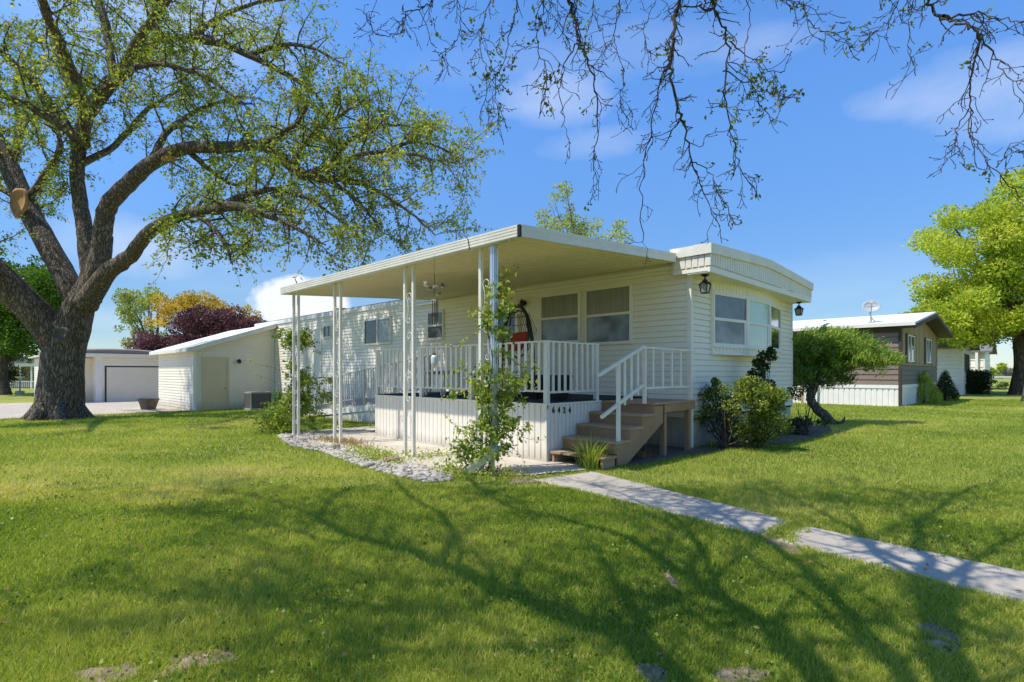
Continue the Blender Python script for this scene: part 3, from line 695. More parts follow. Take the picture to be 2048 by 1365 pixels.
def rail_set(parent, run, s0, s1, other, n, posts, ztop=TOP, zlow=LOW, cap=0.0):
    """a straight level railing; run 'y' or 'x'"""
    def bx(mm, a, b, w0, w1, z0, z1):
        if run == 'y': mm.box(other+w0, other+w1, a, b, z0, z1)
        else: mm.box(a, b, other+w0, other+w1, z0, z1)
    r = MB(); bx(r, s0-cap, s1+cap, -0.035, 0.035, ztop-0.03, ztop); ro = r.build('railing', M['rail'], parent)
    r = MB(); bx(r, s0, s1, -0.018, 0.018, zlow, zlow+0.035); r.build('bottom_rail', M['rail'], ro)
    for p in posts:
        q = MB(); bx(q, p-0.042, p+0.042, -0.036, 0.036, DZ-0.1, ztop-0.03); q.build('railing_post', M['rail'], ro)
    for i in range(n):
        c = s0+(s1-s0)*(i+1)/(n+1)
        if min(abs(c-p) for p in posts) < 0.06: continue
        q = MB(); bx(q, c-0.027, c+0.027, -0.036, -0.016, zlow-0.0, ztop-0.03); q.build('baluster', M['rail'], ro)
    return ro
rail_set(deck, 'y', DY+0.02, DYB, DX+0.04, 33, [DY+0.03, DY+1.95, DY+3.55, DYB-0.06], cap=0.03)
rail_set(deck, 'x', DX+0.04, 8.36, DY+0.05, 8, [8.34], zlow=LOW-0.02, cap=0.03)
# house number 6424 on the skirting
for px, ch in ((1107,'6'),(1118,'4'),(1128.5,'2'),(1139.4,'4')):
    cu = bpy.data.curves.new('house_number', 'FONT'); cu.body = ch; cu.size = 0.15; cu.extrude = 0.004; cu.align_x = 'CENTER'; cu.offset = 0.0015
    to = bpy.data.objects.new('tmp', cu); me = bpy.data.meshes.new_from_object(to); bpy.data.objects.remove(to)
    p = on_y(px, 826.5, DY-0.008)
    for v in me.vertices: v.co = Vector((v.co.x*0.92, v.co.y, v.co.z))
    me.transform(Matrix.Translation(Vector((p.x, DY-0.010, p.z))-wloc(deck)) @ Matrix.Rotation(pi/2, 4, 'X'))
    o = link('house_number', me, M['black'], deck); tag(o, 'black house number digit %s' % ch)

# ------------------------------------------------------------------ steps and landing
st = thing('porch_steps', (7.2, 5.3, 0), 'brown wooden steps with white handrail climbing to the porch landing', 'steps')
SY0, SY1 = 4.80, 5.885
ST = [(7.27,0.0,0.405),(7.66,0.405,0.60),(8.05,0.60,0.795),(8.44,0.795,0.975)]
for i, (x, zl, zt) in enumerate(ST):
    m = MB(); zr = zl-0.02 if i else 0.20
    m.box(x, x+0.03, SY0, SY1, zr, zt-0.042); m.build('riser', M['brownwood'], st)
    if i < 3:
        m = MB(); m.box(x-0.02, x+0.20, SY0-0.015, SY1, zt-0.04, zt); m.box(x+0.205, x+0.40, SY0-0.015, SY1, zt-0.04, zt-0.002); m.build('tread', M['treadwood'], st)
for yy in (SY0+0.005, SY1-0.05):
    m = MB(); m.poly_extrude([(7.305,yy,0.0),(7.55,yy,0.0),(8.75,yy,0.62),(8.75,yy,0.92),(8.45,yy,0.92),(8.45,yy,0.75),(8.06,yy,0.75),(8.06,yy,0.555),(7.67,yy,0.555),(7.67,yy,0.36),(7.305,yy,0.36)], (0,0.04,0))
    m.build('stringer', M['brownwood'], st)
m = MB()
for k in range(8): m.box(8.42+k*0.1935, 8.42+k*0.1935+0.189, SY0-0.02, SY1, 0.94, 0.976-0.0015*(k % 2))
m.build('landing', M['treadwood'], st)
m = MB(); m.box(8.78, 9.97, SY0-0.012, SY0+0.03, 0.795, 0.935); m.box(9.93, 9.972, SY0+0.03, SY1, 0.795, 0.935); m.build('beam', M['brownwood'], st)
for x in (8.86, 9.80):
    m = MB(); m.box(x, x+0.09, SY0+0.04, SY0+0.13, 0.0, 0.80); m.build('leg', M['brownwood'], st)
# handrail of the steps
ra = MB()
zr = lambda x: 1.47+(x-6.84)*0.372
ra.bar((6.82,SY0+0.02,zr(6.82)), (8.13,SY0+0.02,zr(8.13)), 0.045, 0.045)
ra.bar((6.90,SY0+0.03,0.815), (8.13,SY0+0.03,1.30), 0.04, 0.05)
hr = ra.build('handrail', M['rail'], st)
ps = MB(); ps.box(7.33, 7.385, SY0+0.0, SY0+0.05, 0.40, zr(7.35)-0.02)
ps.build('railing_post', M['rail'], hr)
for x in (7.60, 7.80, 8.0):
    b = MB(); zz = 0.815+(x-6.90)*0.394
    b.box(x-0.026, x+0.026, SY0+0.05, SY0+0.068, zz-0.12, zr(x)-0.015); b.build('baluster', M['rail'], hr)
def landing_rail():
    r = MB(); r.box(8.08, 10.02, SY0, SY0+0.04, 1.915, 1.945); ro = r.build('railing', M['rail'], st)
    r = MB(); r.box(8.13, 9.86, SY0+0.012, SY0+0.04, 1.22, 1.255); r.build('bottom_rail', M['rail'], ro)
    for x in (8.15, 9.83):
        q = MB(); q.box(x-0.022, x+0.022, SY0-0.005, SY0+0.05, 0.976, 1.915); q.build('railing_post', M['rail'], ro)
    for k in range(4):
        x = 8.15+(9.83-8.15)*(k+1)/5; q = MB(); q.box(x-0.025, x+0.025, SY0+0.04, SY0+0.057, 1.255, 1.915); q.build('baluster', M['rail'], ro)
landing_rail()
lowst = thing('step_box', (7.0, 5.3, 0), 'low weathered plank step set on the patio before the brown stairs', 'step')
m = MB(); m.box(6.90, 7.08, SY0-0.02, SY1-0.02, 0.155, 0.19); m.box(7.085, 7.265, SY0-0.02, SY1-0.02, 0.153, 0.188); m.build('tread', M['rawwood'], lowst)
for a in (SY1-0.09, SY0+0.02): m = MB(); m.box(6.92, 7.25, a, a+0.04, 0.012, 0.153); m.build('support', M['rawwood'], lowst)

# ------------------------------------------------------------------ ramp beyond the deck
rp = thing('access_ramp', (8.5, 12, 0), 'white wheelchair ramp with close vertical balusters running down along the house wall', 'ramp')
RX = 8.55; A = Vector((RX, DYB+0.02, 0.96)); B = Vector((RX, 19.6, 0.02))
rz_ = lambda y: 0.96+(y-A.y)/(B.y-A.y)*(0.03-0.96)
m = MB()
m.hexa([(RX+0.03,A.y,0.90),(WX-0.03,A.y,0.90),(WX-0.03,B.y,-0.03),(RX+0.03,B.y,-0.03)], [(RX+0.03,A.y,0.96),(WX-0.03,A.y,0.96),(WX-0.03,B.y,0.03),(RX+0.03,B.y,0.03)])
m.build('ramp_floor', M['acgrey'], rp)
m = MB(); m.hexa([(RX-0.02,A.y,0.66),(RX+0.02,A.y,0.66),(RX+0.02,B.y,-0.15),(RX-0.02,B.y,-0.15)], [(RX-0.02,A.y,0.86),(RX+0.02,A.y,0.86),(RX+0.02,B.y,0.02),(RX-0.02,B.y,0.02)])
grooved(m, Pl((RX+0.015,0,0),(0,1,0),(-1,0,0)), A.y, 17.2, lambda a: gzf(RX,a)-0.02, lambda a: max(rz_(a)-0.26, 0.0), 0.15, 0.014, 0.012)
m.build('skirting', M['skirt'], rp)
r = MB()
r.bar((RX,A.y,rz_(A.y)+1.0), (RX,B.y,rz_(B.y)+1.0), 0.07, 0.035); ro = r.build('railing', M['ramp_shade_tone'], rp)
r = MB(); r.bar((RX,A.y,rz_(A.y)+0.17), (RX,B.y,rz_(B.y)+0.17), 0.035, 0.04); r.build('bottom_rail', M['ramp_shade_tone'], ro)
for k in range(6):
    y = A.y+0.1+k*1.62; q = MB(); q.box(RX-0.03, RX+0.03, y-0.03, y+0.03, rz_(y)-0.1, rz_(y)+0.98); q.build('railing_post', M['ramp_shade_tone'], ro)
for k in range(62):
    y = A.y+0.17+k*0.132
    if y > B.y-0.05: break
    q = MB(); q.box(RX-0.032, RX-0.016, y-0.021, y+0.021, rz_(y)+0.16, rz_(y)+0.985); q.build('baluster', M['ramp_shade_tone'], ro)

# ------------------------------------------------------------------ things on the porch
def hang_at(px, y): 
    return on_y(px, 600, y).x
# bird mobile with wind chimes under the ceiling
D_ = 10.9
p = at_d(869, 516, D_); top = Vector((p.x, p.y, uz(p.x)+0.0))
mob = thing('wind_chime', (p.x, p.y, at_d(869, 570, D_).z), 'tin bird mobile with dark chime tubes hanging from the porch ceiling', 'wind chime')
zc = at_d(869, 572, D_).z
m = MB(); m.tube([(p.x,p.y,zc+0.02), top], 0.004, 4); m.build('wire', M['dark'], mob)
right = Vector((RT[0], RT[1], 0)); fwd = Vector((FW[0], FW[1], 0))
C0 = Vector((p.x, p.y, zc))
m = MB(); ring = [C0+(right*math.cos(a)+fwd*math.sin(a))*0.10 for a in np.linspace(0, 2*pi, 13)]; m.tube(ring, 0.008, 4)
m.tube([C0-right*0.1, C0+right*0.1], 0.006, 4); m.lathe(C0+Vector((0,0,-0.05)), [(0.03,0),(0.035,0.06),(0.015,0.1)], 8)
m.build('hub', M['silver'], mob)
def bird(c, ang, s):
    b = MB(); c = Vector(c); f = right*math.cos(ang)+fwd*math.sin(ang); sd = f.cross(Vector((0,0,1)))
    b.tube([c-f*0.09*s, c-f*0.04*s, c+f*0.02*s+Vector((0,0,0.01)), c+f*0.08*s+Vector((0,0,0.025*s)), c+f*0.12*s+Vector((0,0,0.02*s))], [0.008*s,0.03*s,0.035*s,0.022*s,0.003], 7)
    for q in (-1, 1):
        b.add([c+f*0.05*s, c-f*0.03*s, c-f*0.09*s+sd*q*0.15*s+Vector((0,0,0.07*s)), c+f*0.0*s+sd*q*0.17*s+Vector((0,0,0.09*s))], [(0,1,2,3)])
    b.add([c-f*0.08*s, c-f*0.17*s+sd*0.04*s, c-f*0.17*s-sd*0.04*s], [(0,1,2)])
    b.build('tin_bird', M['silver'], mob)
for (px, py, a, s) in ((852,572,2.9,0.8),(861,580,0.4,0.6),(879,574,1.2,0.6),(886,575,0.2,0.7),(876,591,3.6,0.6)): bird(at_d(px, py, D_+(0.1 if px > 870 else -0.05)), a, s)
for k, (px, z0, z1) in enumerate(((865,601,649),(870,603,650),(873,600,653),(875.5,600,646))):
    a_ = at_d(px, z0, D_+0.05*(k % 2)); b_ = at_d(px, z1, D_+0.05*(k % 2))
    m = MB(); m.tube([a_, b_], 0.008, 8); m.tube([a_, C0+(a_-C0)*0.2+Vector((0,0,0.0))], 0.0015, 3); m.build('chime_tube', M['dark'], mob)
m = MB(); a_ = at_d(868, 637, D_); m.lathe(a_, [(0.02,0),(0.045,0.01),(0.045,0.02),(0.02,0.03)], 10); m.tube([a_, C0], 0.0015, 3); m.build('striker', M['rawwood'], mob)
# bottle feeder on a long wire
D_ = 8.7
p = at_d(868.5, 735, D_)
fd = thing('hanging_feeder', (p.x, p.y, p.z), 'frosted glass bottle feeder hanging on a thin wire before the railing', 'feeder')
m = MB(); m.lathe(p, [(r*0.56, z*0.88) for r, z in ((0.028,-0.01),(0.05,0.01),(0.085,0.06),(0.098,0.10),(0.095,0.11),(0.104,0.13),(0.098,0.15),(0.104,0.17),(0.095,0.19),(0.085,0.205),(0.05,0.225))], 16)
m.build('bottle', M['frosted'], fd, smooth=True)
m = MB(); m.lathe(p+Vector((0,0,0.196)), [(0.03,0),(0.03,0.022),(0.012,0.03)], 12); m.build('cap', M['dark'], fd)
m = MB(); m.tube([p+Vector((0,0,0.22)), Vector((p.x, p.y, uz(p.x)))], 0.003, 4); m.build('wire', M['dark'], fd)
# hanging swing seat with its dark arched frame
sx, sy = 8.62, 8.30
cen = Vector((sx, sy, DZ+0.015))
sw = thing('swing_seat', cen, 'red cushioned swing seat in a dark arched frame behind the corner post', 'swing seat')
axis = Vector((0.28, 0.96, 0)).normalized()
m = MB(); pts = []
for t in np.linspace(0, pi, 22): pts.append(cen+axis*(0.72*math.cos(t))*(1 if abs(math.cos(t)) < 1 else 1)+Vector((0,0,0.06+1.92*math.sin(t)**0.62)))
m.tube(pts, 0.042, 8)
for sgn in (-1, 1): m.tube([cen+axis*0.72*sgn+Vector((-0.42,0.1,0.03)), cen+axis*0.72*sgn+Vector((0,0,0.06)), cen+axis*0.72*sgn+Vector((0.42,-0.1,0.03))], 0.028, 8)
m.build('frame', M['dark'], sw, smooth=True)
m = MB(); nrm_ = Vector((-axis.y, axis.x, 0))
ctr = cen+Vector((0,0,1.06))+nrm_*0.05-axis*0.16
m.tube([ctr+Vector((0,0,0.80)), ctr+axis*0.32+Vector((0,0,0.72)), ctr+axis*0.45+Vector((0,0,0.2)), ctr+axis*0.36+Vector((0,0,-0.12)), ctr+Vector((0,0,-0.25)), ctr-axis*0.36+Vector((0,0,-0.12)), ctr-axis*0.45+Vector((0,0,0.2)), ctr-axis*0.32+Vector((0,0,0.72)), ctr+Vector((0,0,0.80))], 0.018, 6)
for k in range(9):
    f_ = -0.4+k*0.1; m.tube([ctr+axis*f_+Vector((0,0,-0.1)), ctr+axis*f_*0.9-nrm_*0.25+Vector((0,0,0.35)), ctr+axis*f_*0.6-nrm_*0.12+Vector((0,0,0.75))], 0.007, 4)
for k in range(5):
    z = -0.05+k*0.18; m.tube([ctr+axis*0.44+Vector((0,0,z)), ctr-nrm_*0.28+Vector((0,0,z+0.03)), ctr-axis*0.44+Vector((0,0,z))], 0.007, 4)
m.build('basket', M['dark'], sw, smooth=True)
m = MB()
for k in range(7):
    t = k/6; w_ = 0.44*(1-0.30*(2*t-1)**2)
    m.v += [tuple(ctr-axis*w_+nrm_*(0.16-0.3*t)+Vector((0,0,-0.06+0.40*t**2))), tuple(ctr+nrm_*(0.12-0.34*t)+Vector((0,0,-0.12+0.43*t**2))), tuple(ctr+axis*w_+nrm_*(0.16-0.3*t)+Vector((0,0,-0.06+0.40*t**2)))]
m.f = [(3*i+j, 3*i+j+1, 3*i+j+4, 3*i+j+3) for i in range(6) for j in range(2)]
co_ = m.build('cushion', M['red'], sw, smooth=True); so_ = co_.modifiers.new('thick', 'SOLIDIFY'); so_.thickness = 0.11
sb = co_.modifiers.new('soft', 'SUBSURF'); sb.levels = 2; sb.render_levels = 2
# dark planter tubs, a white side table and a black chair behind the balusters
def tub(x, y, label):
    t = thing('planter_tub', (x, y, DZ+0.015), label, 'planter', 'planter tubs on the deck')
    m = MB(); b = [(x-0.13,y-0.13,DZ+0.015),(x+0.13,y-0.13,DZ+0.015),(x+0.13,y+0.13,DZ+0.015),(x-0.13,y+0.13,DZ+0.015)]
    c = [(x-0.19,y-0.19,DZ+0.45),(x+0.19,y-0.19,DZ+0.45),(x+0.19,y+0.19,DZ+0.45),(x-0.19,y+0.19,DZ+0.45)]; m.hexa(b, c)
    m.box(x-0.205, x+0.205, y-0.205, y+0.205, DZ+0.42, DZ+0.47); m.build('tub', M['black'], t)
    m = MB(); m.box(x-0.18, x+0.18, y-0.18, y+0.18, DZ+0.455, DZ+0.476); m.build('soil', M['dirt'], t)
tub(7.55, 6.25, 'tapered black planter tub behind the corner baluster post of the deck')
tub(7.75, 6.95, 'tapered black planter tub on the deck nearer the swing seat')
tb = thing('side_table', (7.6, 9.6, DZ+0.015), 'small white slatted table on the deck behind the railing', 'table')
m = MB()
for k in range(5): m.box(7.3+k*0.125, 7.41+k*0.125, 9.3, 9.95, DZ+0.54, DZ+0.565)
m.box(7.32, 7.9, 9.32, 9.36, DZ+0.48, DZ+0.54); m.box(7.32, 7.9, 9.89, 9.93, DZ+0.48, DZ+0.54); m.build('table_top', M['white'], tb)
for a in (7.33, 7.85):
    for b in (9.33, 9.88): m = MB(); m.box(a, a+0.04, b, b+0.04, DZ+0.015, DZ+0.48); m.build('leg', M['white'], tb)
def deck_chair(x, y, rz, label):
    t = thing('patio_chair', (0,0,0), label, 'chair')
    m = MB(); m.box(-0.24,0.24,-0.24,0.24,0.40,0.43); m.build('seat', M['black'], t)
    m = MB(); m.hexa([(-0.24,0.22,0.42),(0.24,0.22,0.42),(0.24,0.25,0.42),(-0.24,0.25,0.42)], [(-0.22,0.36,0.95),(0.22,0.36,0.95),(0.22,0.39,0.95),(-0.22,0.39,0.95)]); m.build('backrest', M['black'], t)
    for a in (-0.22, 0.22):
        for b in (-0.22, 0.22): m = MB(); m.tube([(a,b,0),(a*0.95,b*0.95,0.40)], 0.014, 6); m.build('leg', M['dark'], t)
        m = MB(); m.tube([(a*1.1,-0.22,0.0),(a*1.1,-0.22,0.62),(a*1.1,0.28,0.64)], 0.014, 6); m.build('armrest', M['dark'], t)
    t.location = (x, y, DZ+0.015); t.rotation_euler = (0,0,rz)
deck_chair(7.9, 8.75, -2.4, 'black patio chair on the deck beside the white slatted table')
# ------------------------------------------------------------------ shed against the far end of the home
SX0, SYF, SYB = 6.82, 25.3, 31.0
def shz(x): return 2.40+(x-6.54)/(WX-6.54)*(3.62-2.40)     # roof underside
shed = thing('lean_to_shed', (SX0, SYF, gzf(7,25.3)), 'cream lean-to shed with tan door built against the far end of the home', 'shed')
g0 = gzf(7, 25.3)-0.02
SF = Pl((0,SYF,0), (1,0,0), (0,-1,0)); SL = Pl((SX0,0,0), (0,1,0), (-1,0,0))
m = MB()
siding(m, SF, SX0, WX, g0, 3.62, lap=0.115, lo=lambda z: SX0 if z < shz(SX0) else SX0+(z-shz(SX0))/((3.62-2.40)/(WX-6.54)))
siding(m, SL, SYF, SYB, g0-0.05, shz(SX0), lap=0.125)
m.poly_extrude([(SX0+0.03,SYF+0.03,g0-0.1),(WX,SYF+0.03,g0-0.1),(WX,SYF+0.03,3.60),(SX0+0.03,SYF+0.03,shz(SX0)-0.01)], (0,SYB-SYF-0.06,0))
m.build('wall', M['shedwhite'], shed)
for a in ((SX0-0.025, SX0+0.09, SYF-0.025, SYF+0.09, g0, shz(SX0)-0.01), (WX-0.11, WX-0.03, SYF-0.03, SYF-0.001, g0, 3.5)): m = MB(); m.box(*a); m.build('corner_trim', M['trim'], shed)
m = MB(); x0 = 6.50
z_ = lambda x: shz(x)
m.hexa([(x0,SYF-0.28,z_(x0)+0.005),(WX-0.02,SYF-0.28,z_(WX)+0.005),(WX-0.02,SYB+0.25,z_(WX)+0.005),(x0,SYB+0.25,z_(x0)+0.005)],
       [(x0,SYF-0.28,z_(x0)+0.135),(WX-0.02,SYF-0.28,z_(WX)+0.135),(WX-0.02,SYB+0.25,z_(WX)+0.135),(x0,SYB+0.25,z_(x0)+0.135)])
m.build('roof', M['roofwhite'], shed)
m = MB(); m.hexa([(x0+0.02,SYF-0.295,z_(x0)-0.06),(WX-0.02,SYF-0.295,z_(WX)-0.06),(WX-0.02,SYF-0.27,z_(WX)-0.06),(x0+0.02,SYF-0.27,z_(x0)-0.06)],
       [(x0+0.02,SYF-0.295,z_(x0)+0.14),(WX-0.02,SYF-0.295,z_(WX)+0.14),(WX-0.02,SYF-0.281,z_(WX)+0.14),(x0+0.02,SYF-0.281,z_(x0)+0.14)])
m.box(x0-0.03, x0-0.001, SYF-0.27, SYB+0.25, z_(x0)-0.02, z_(x0)+0.12); m.build('fascia', M['fascia'], shed)
dl = on_y(404, 760, SYF).x; dr_ = on_y(458, 760, SYF).x; dt = on_y(430, 714, SYF).z
m = MB(); m.pbox(SF, dl, dl+0.08, g0, dt, 0, 0.045); m.pbox(SF, dr_-0.08, dr_, g0, dt, 0, 0.045); m.pbox(SF, dl+0.08, dr_-0.08, dt-0.09, dt, 0, 0.043); m.pbox(SF, dl+0.08, dr_-0.08, g0, g0+0.06, 0, 0.05)
df = m.build('door', M['tandoor'], shed)
m = MB(); m.pbox(SF, dl+0.08, dr_-0.08, g0+0.06, dt-0.09, 0, 0.022); m.build('door_leaf', M['tandoor'], df)
m = MB(); m.lathe(SF.P(dr_-0.17, g0+0.95, 0.02), [(0.035,0),(0.035,0.012),(0.015,0.016),(0.015,0.04),(0.034,0.05),(0.034,0.08),(0.01,0.09)], 12, (0,-1,0)); m.build('knob', M['brass'], df)
wall_lamp(shed, on_y(477, 722, SYF-0.01), (0,-1,0), 1.1)
ac = thing('air_conditioner', (0,0,0), 'squat grey air conditioner unit on the lawn between shed wall and climbing vine', 'air conditioner')
c = on_z(534, 822, -0.09); cx, cy = c.x, 24.1
m = MB(); m.box(cx-0.45,cx+0.45,cy-0.4,cy+0.4,0.62,0.68); m.box(cx-0.47,cx+0.47,cy-0.42,cy+0.42,-0.12,0.0)
for a in (-0.44, 0.40):
    for b in (-0.39, 0.35): m.box(cx+a,cx+a+0.04,cy+b,cy+b+0.04,0.0,0.62)
m.build('casing', M['acgrey'], ac)
m = MB()
for k in range(17):
    z = 0.03+k*0.035; m.box(cx-0.42,cx+0.42,cy-0.395,cy-0.375,z,z+0.014); m.box(cx-0.445,cx-0.425,cy-0.36,cy+0.36,z,z+0.014)
m.box(cx-0.41,cx+0.41,cy-0.36,cy+0.36,0.01,0.61); m.build('louvres', M['acfin'], ac)
m = MB(); m.lathe((cx,cy,0.68), [(0.32,0),(0.32,0.02),(0.28,0.025),(0.05,0.03)], 20); m.build('fan_grille', M['acfin'], ac)
pt_ = on_z(297, 820, -0.12)
pot = thing('planter_pot', pt_, 'wide weathered tub planter on the gravel by the shed corner', 'planter')
m = MB(); m.lathe(pt_, [(0.25,0),(0.27,0.02),(0.37,0.38),(0.41,0.44),(0.41,0.50),(0.36,0.50),(0.33,0.44)], 20); m.build('tub', M['pot'], pot, smooth=False)
m = MB(); m.lathe(pt_+Vector((0,0,0.42)), [(0.345,0),(0.34,0.02),(0.2,0.05),(0.02,0.06)], 16); m.build('soil', M['dirt'], pot)

# ------------------------------------------------------------------ neighbour with garage, left
GX, GY = 5.70, 40.6; gzG = gzf(GX, GY)-0.02
gar = thing('garage_home', (GX, GY, gzG), 'white neighbouring home with bowed roof and grey garage door beyond the shed', 'house')
GF = Pl((0,GY,0), (1,0,0), (0,-1,0))
xl = on_y(86, 760, GY+1.2).x
m = MB(); siding(m, GF, GX, 13.5, gzG, 2.46, lap=0.15); siding(m, Pl((GX,0,0),(0,1,0),(-1,0,0)), GY, GY+1.2, gzG, 2.46, lap=0.15)
siding(m, Pl((0,GY+1.2,0),(1,0,0),(0,-1,0)), xl, GX, gzG, 2.40, lap=0.15)
siding(m, Pl((xl,0,0),(0,1,0),(-1,0,0)), GY+1.2, GY+6.5, gzG, 2.40, lap=0.15)
m.box(GX+0.03, 13.5, GY+0.03, GY+14, gzG, 2.46); m.box(xl+0.03, GX+0.03, GY+1.23, GY+6.5, gzG, 2.40); m.build('wall', M['siding'], gar)
m = MB(); m.box(GX-0.02, GX+0.28, GY-0.02, GY+0.05, gzG, 2.46); m.build('corner_trim', M['white'], gar)
m = MB(); m.box(xl-0.3, 13.7, GY-0.28, GY-0.22, 2.44, 2.66); m.box(xl-0.3, 13.7, GY-0.22, GY+6.6, 2.44, 2.50); m.build('fascia', M['fascia'], gar)
def garz(x): return 2.66+0.24*max(0, 1-((x-6.8)/3.22)**2)
xx = np.linspace(3.6, 10.0, 19)
m = MB(); m.poly_extrude([(xx[0],GY-0.15,2.655)]+[(x,GY-0.15,garz(x)) for x in xx]+[(xx[-1],GY-0.15,2.655)], (0,6,0)); m.build('roof_end', M['redbrown'], gar)
m = MB()
for a, b in zip(xx[:-1], xx[1:]): m.hexa([(a,GY-0.2,garz(a)+0.003),(b,GY-0.2,garz(b)+0.003),(b,GY+6,garz(b)+0.003),(a,GY+6,garz(a)+0.003)], [(a,GY-0.2,garz(a)+0.07),(b,GY-0.2,garz(b)+0.07),(b,GY+6,garz(b)+0.07),(a,GY+6,garz(a)+0.07)])
m.build('roof', M['roofwhite'], gar)
ga, gb = on_y(213, 760, GY).x, on_y(213, 760, GY).x+3.9
m = MB(); m.pbox(GF, ga-0.09, ga, gzG, 1.92, 0, 0.03); m.pbox(GF, gb, gb+0.09, gzG, 1.92, 0, 0.03); m.pbox(GF, ga, gb, 1.84, 1.92, 0, 0.028); gd = m.build('garage_door', M['darktrim'], gar)
m = MB()
for k in range(4):
    z0 = gzG+0.01+k*0.525; m.pbox(GF, ga, gb, z0, z0+0.517, 0, 0.018)
m.build('door_panel', M['garage_door'], gd)

# small house with a white porch at the far left edge
FH = at_d(40, 786, 62); FH.z = gzf(FH.x, FH.y)
far = thing('porch_house', FH, 'small pale house with white porch posts far behind the big trunk', 'house')
def lrd(base, r, d, z): return base+right*r+fwd*d+Vector((0,0,z))
def lbox(m, base, r0, r1, d0, d1, z0, z1):
    m.hexa([lrd(base,r0,d0,z0),lrd(base,r1,d0,z0),lrd(base,r1,d1,z0),lrd(base,r0,d1,z0)], [lrd(base,r0,d0,z1),lrd(base,r1,d0,z1),lrd(base,r1,d1,z1),lrd(base,r0,d1,z1)])
m = MB(); lbox(m, FH, -5.0, 3.5, 2.0, 9, 0, 2.9); m.build('wall', M['tan'], far)
m = MB(); lbox(m, FH, -5.3, 3.8, -0.3, 9.3, 2.9, 3.25); lbox(m, FH, -4.8, 3.2, 0.8, 8, 3.25, 3.7); m.build('roof', M['shingle'], far)
m = MB()
for r0 in (-1.1, 0.0, 1.3, 1.75, 2.4): lbox(m, FH, r0, r0+0.13, -0.1, 0.03, 0, 2.9)
lbox(m, FH, -1.2, 2.6, -0.1, 0.0, 0.75, 0.83); lbox(m, FH, -1.2, 2.6, -0.15, 0.0, 2.5, 2.9)
for k in range(16): lbox(m, FH, -1.1+k*0.23, -1.04+k*0.23, -0.08, -0.04, 0.1, 0.75)
m.build('porch', M['white'], far)
m = MB(); lbox(m, FH, -0.7, 1.3, 1.97, 2.02, 0.4, 2.3); m.build('window', M['glass_dark'], far)
LP = at_d(40, 781, 44); LP.z = gzf(LP.x, LP.y)
lamp = thing('birdbath', LP, 'slim post with a pale basin on the lawn at the far left', 'birdbath')
m = MB(); m.lathe(LP, [(0.28,0),(0.3,0.25),(0.24,0.3),(0.05,0.32),(0.05,1.25),(0.04,1.3)], 12); m.build('post', M['acgrey'], lamp)
m = MB(); m.lathe(LP+Vector((0,0,1.3)), [(0.05,0),(0.3,0.1),(0.34,0.16),(0.28,0.16),(0.05,0.1)], 14); m.build('basin', M['white'], lamp)

# ------------------------------------------------------------------ brown home, right
BC = Vector((29.08, 4.45, 0))
bh = thing('brown_home', (0,0,0), 'brown lap-sided home with white roof and white skirting beyond the juniper', 'house')
BL = Pl((0,0,0), (0,1,0), (-1,0,0)); BE = Pl((0,0,0), (1,0,0), (0,-1,0)); BW, BLn = 9.0, 30.0
m = MB(); siding(m, BL, 0, BLn, 0.95, 3.60, lap=0.24, dep=0.03); m.box(0.03, BW, 0.03, BLn, 0.9, 3.60); m.build('wall', M['brown'], bh)
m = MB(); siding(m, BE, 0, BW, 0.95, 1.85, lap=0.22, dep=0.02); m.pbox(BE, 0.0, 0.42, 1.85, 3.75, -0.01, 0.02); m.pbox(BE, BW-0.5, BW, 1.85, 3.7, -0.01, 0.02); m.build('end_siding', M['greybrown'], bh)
m = MB(); m.poly_extrude([(0.42,-0.014,1.85),(BW-0.5,-0.014,1.85),(BW-0.5,-0.014,3.70),(BW/2,-0.014,4.35),(0.42,-0.014,3.68)], (0,0.05,0))
for k in range(7): m.box(0.45+k*1.2, 0.475+k*1.2, -0.026, -0.013, 1.86, 3.65)
m.build('end_panel', M['tan'], bh)
m = MB(); grooved(m, Pl((-0.0,0,0),(0,1,0),(-1,0,0)), 0, BLn, -0.05, 0.80, 0.22, 0.05, 0.03); grooved(m, BE, 0, BW, -0.05, 0.80, 0.22, 0.05, 0.03); m.box(-0.03, 0.02, -0.03, BLn, 0.80, 0.96); m.box(0.02, BW, -0.03, 0.0, 0.80, 0.96); m.build('skirting', M['white'], bh)
m = MB(); m.box(-0.06, 0.10, -0.06, 0.05, -0.02, 3.62); m.box(-0.04, 0.02, 0.05, 3.4, 3.30, 3.62); m.box(-0.08,0.0,-0.3,BLn,3.585,3.61); m.build('trim', M['darktrim'], bh)
def brz(x): return 3.70+0.80*(1-abs(x-BW/2)/(BW/2+0.35))
m = MB()
for xa, xb in ((-0.38, BW/2), (BW/2, BW+0.38)):
    m.hexa([(xa,-0.62,brz(xa)-0.08),(xb,-0.62,brz(xb)-0.08),(xb,BLn,brz(xb)-0.08),(xa,BLn,brz(xa)-0.08)], [(xa,-0.62,brz(xa)),(xb,-0.62,brz(xb)),(xb,BLn,brz(xb)),(xa,BLn,brz(xa))])
m.build('roof', M['roofwhite'], bh)
m = MB()
for xa, xb in ((-0.36, BW/2), (BW/2, BW+0.40)):
    m.hexa([(xa,-0.66,brz(xa)-0.26),(xb,-0.66,brz(xb)-0.26),(xb,-0.02,brz(xb)-0.26),(xa,-0.02,brz(xa)-0.26)], [(xa,-0.66,brz(xa)-0.085),(xb,-0.66,brz(xb)-0.085),(xb,-0.02,brz(xb)-0.085),(xa,-0.02,brz(xa)-0.085)])
m.build('gable_fascia', M['darktrim'], bh)
m = MB(); m.box(-0.42, -0.36, -0.62, BLn, 3.55, 3.70); m.build('gutter', M['alum'], bh)
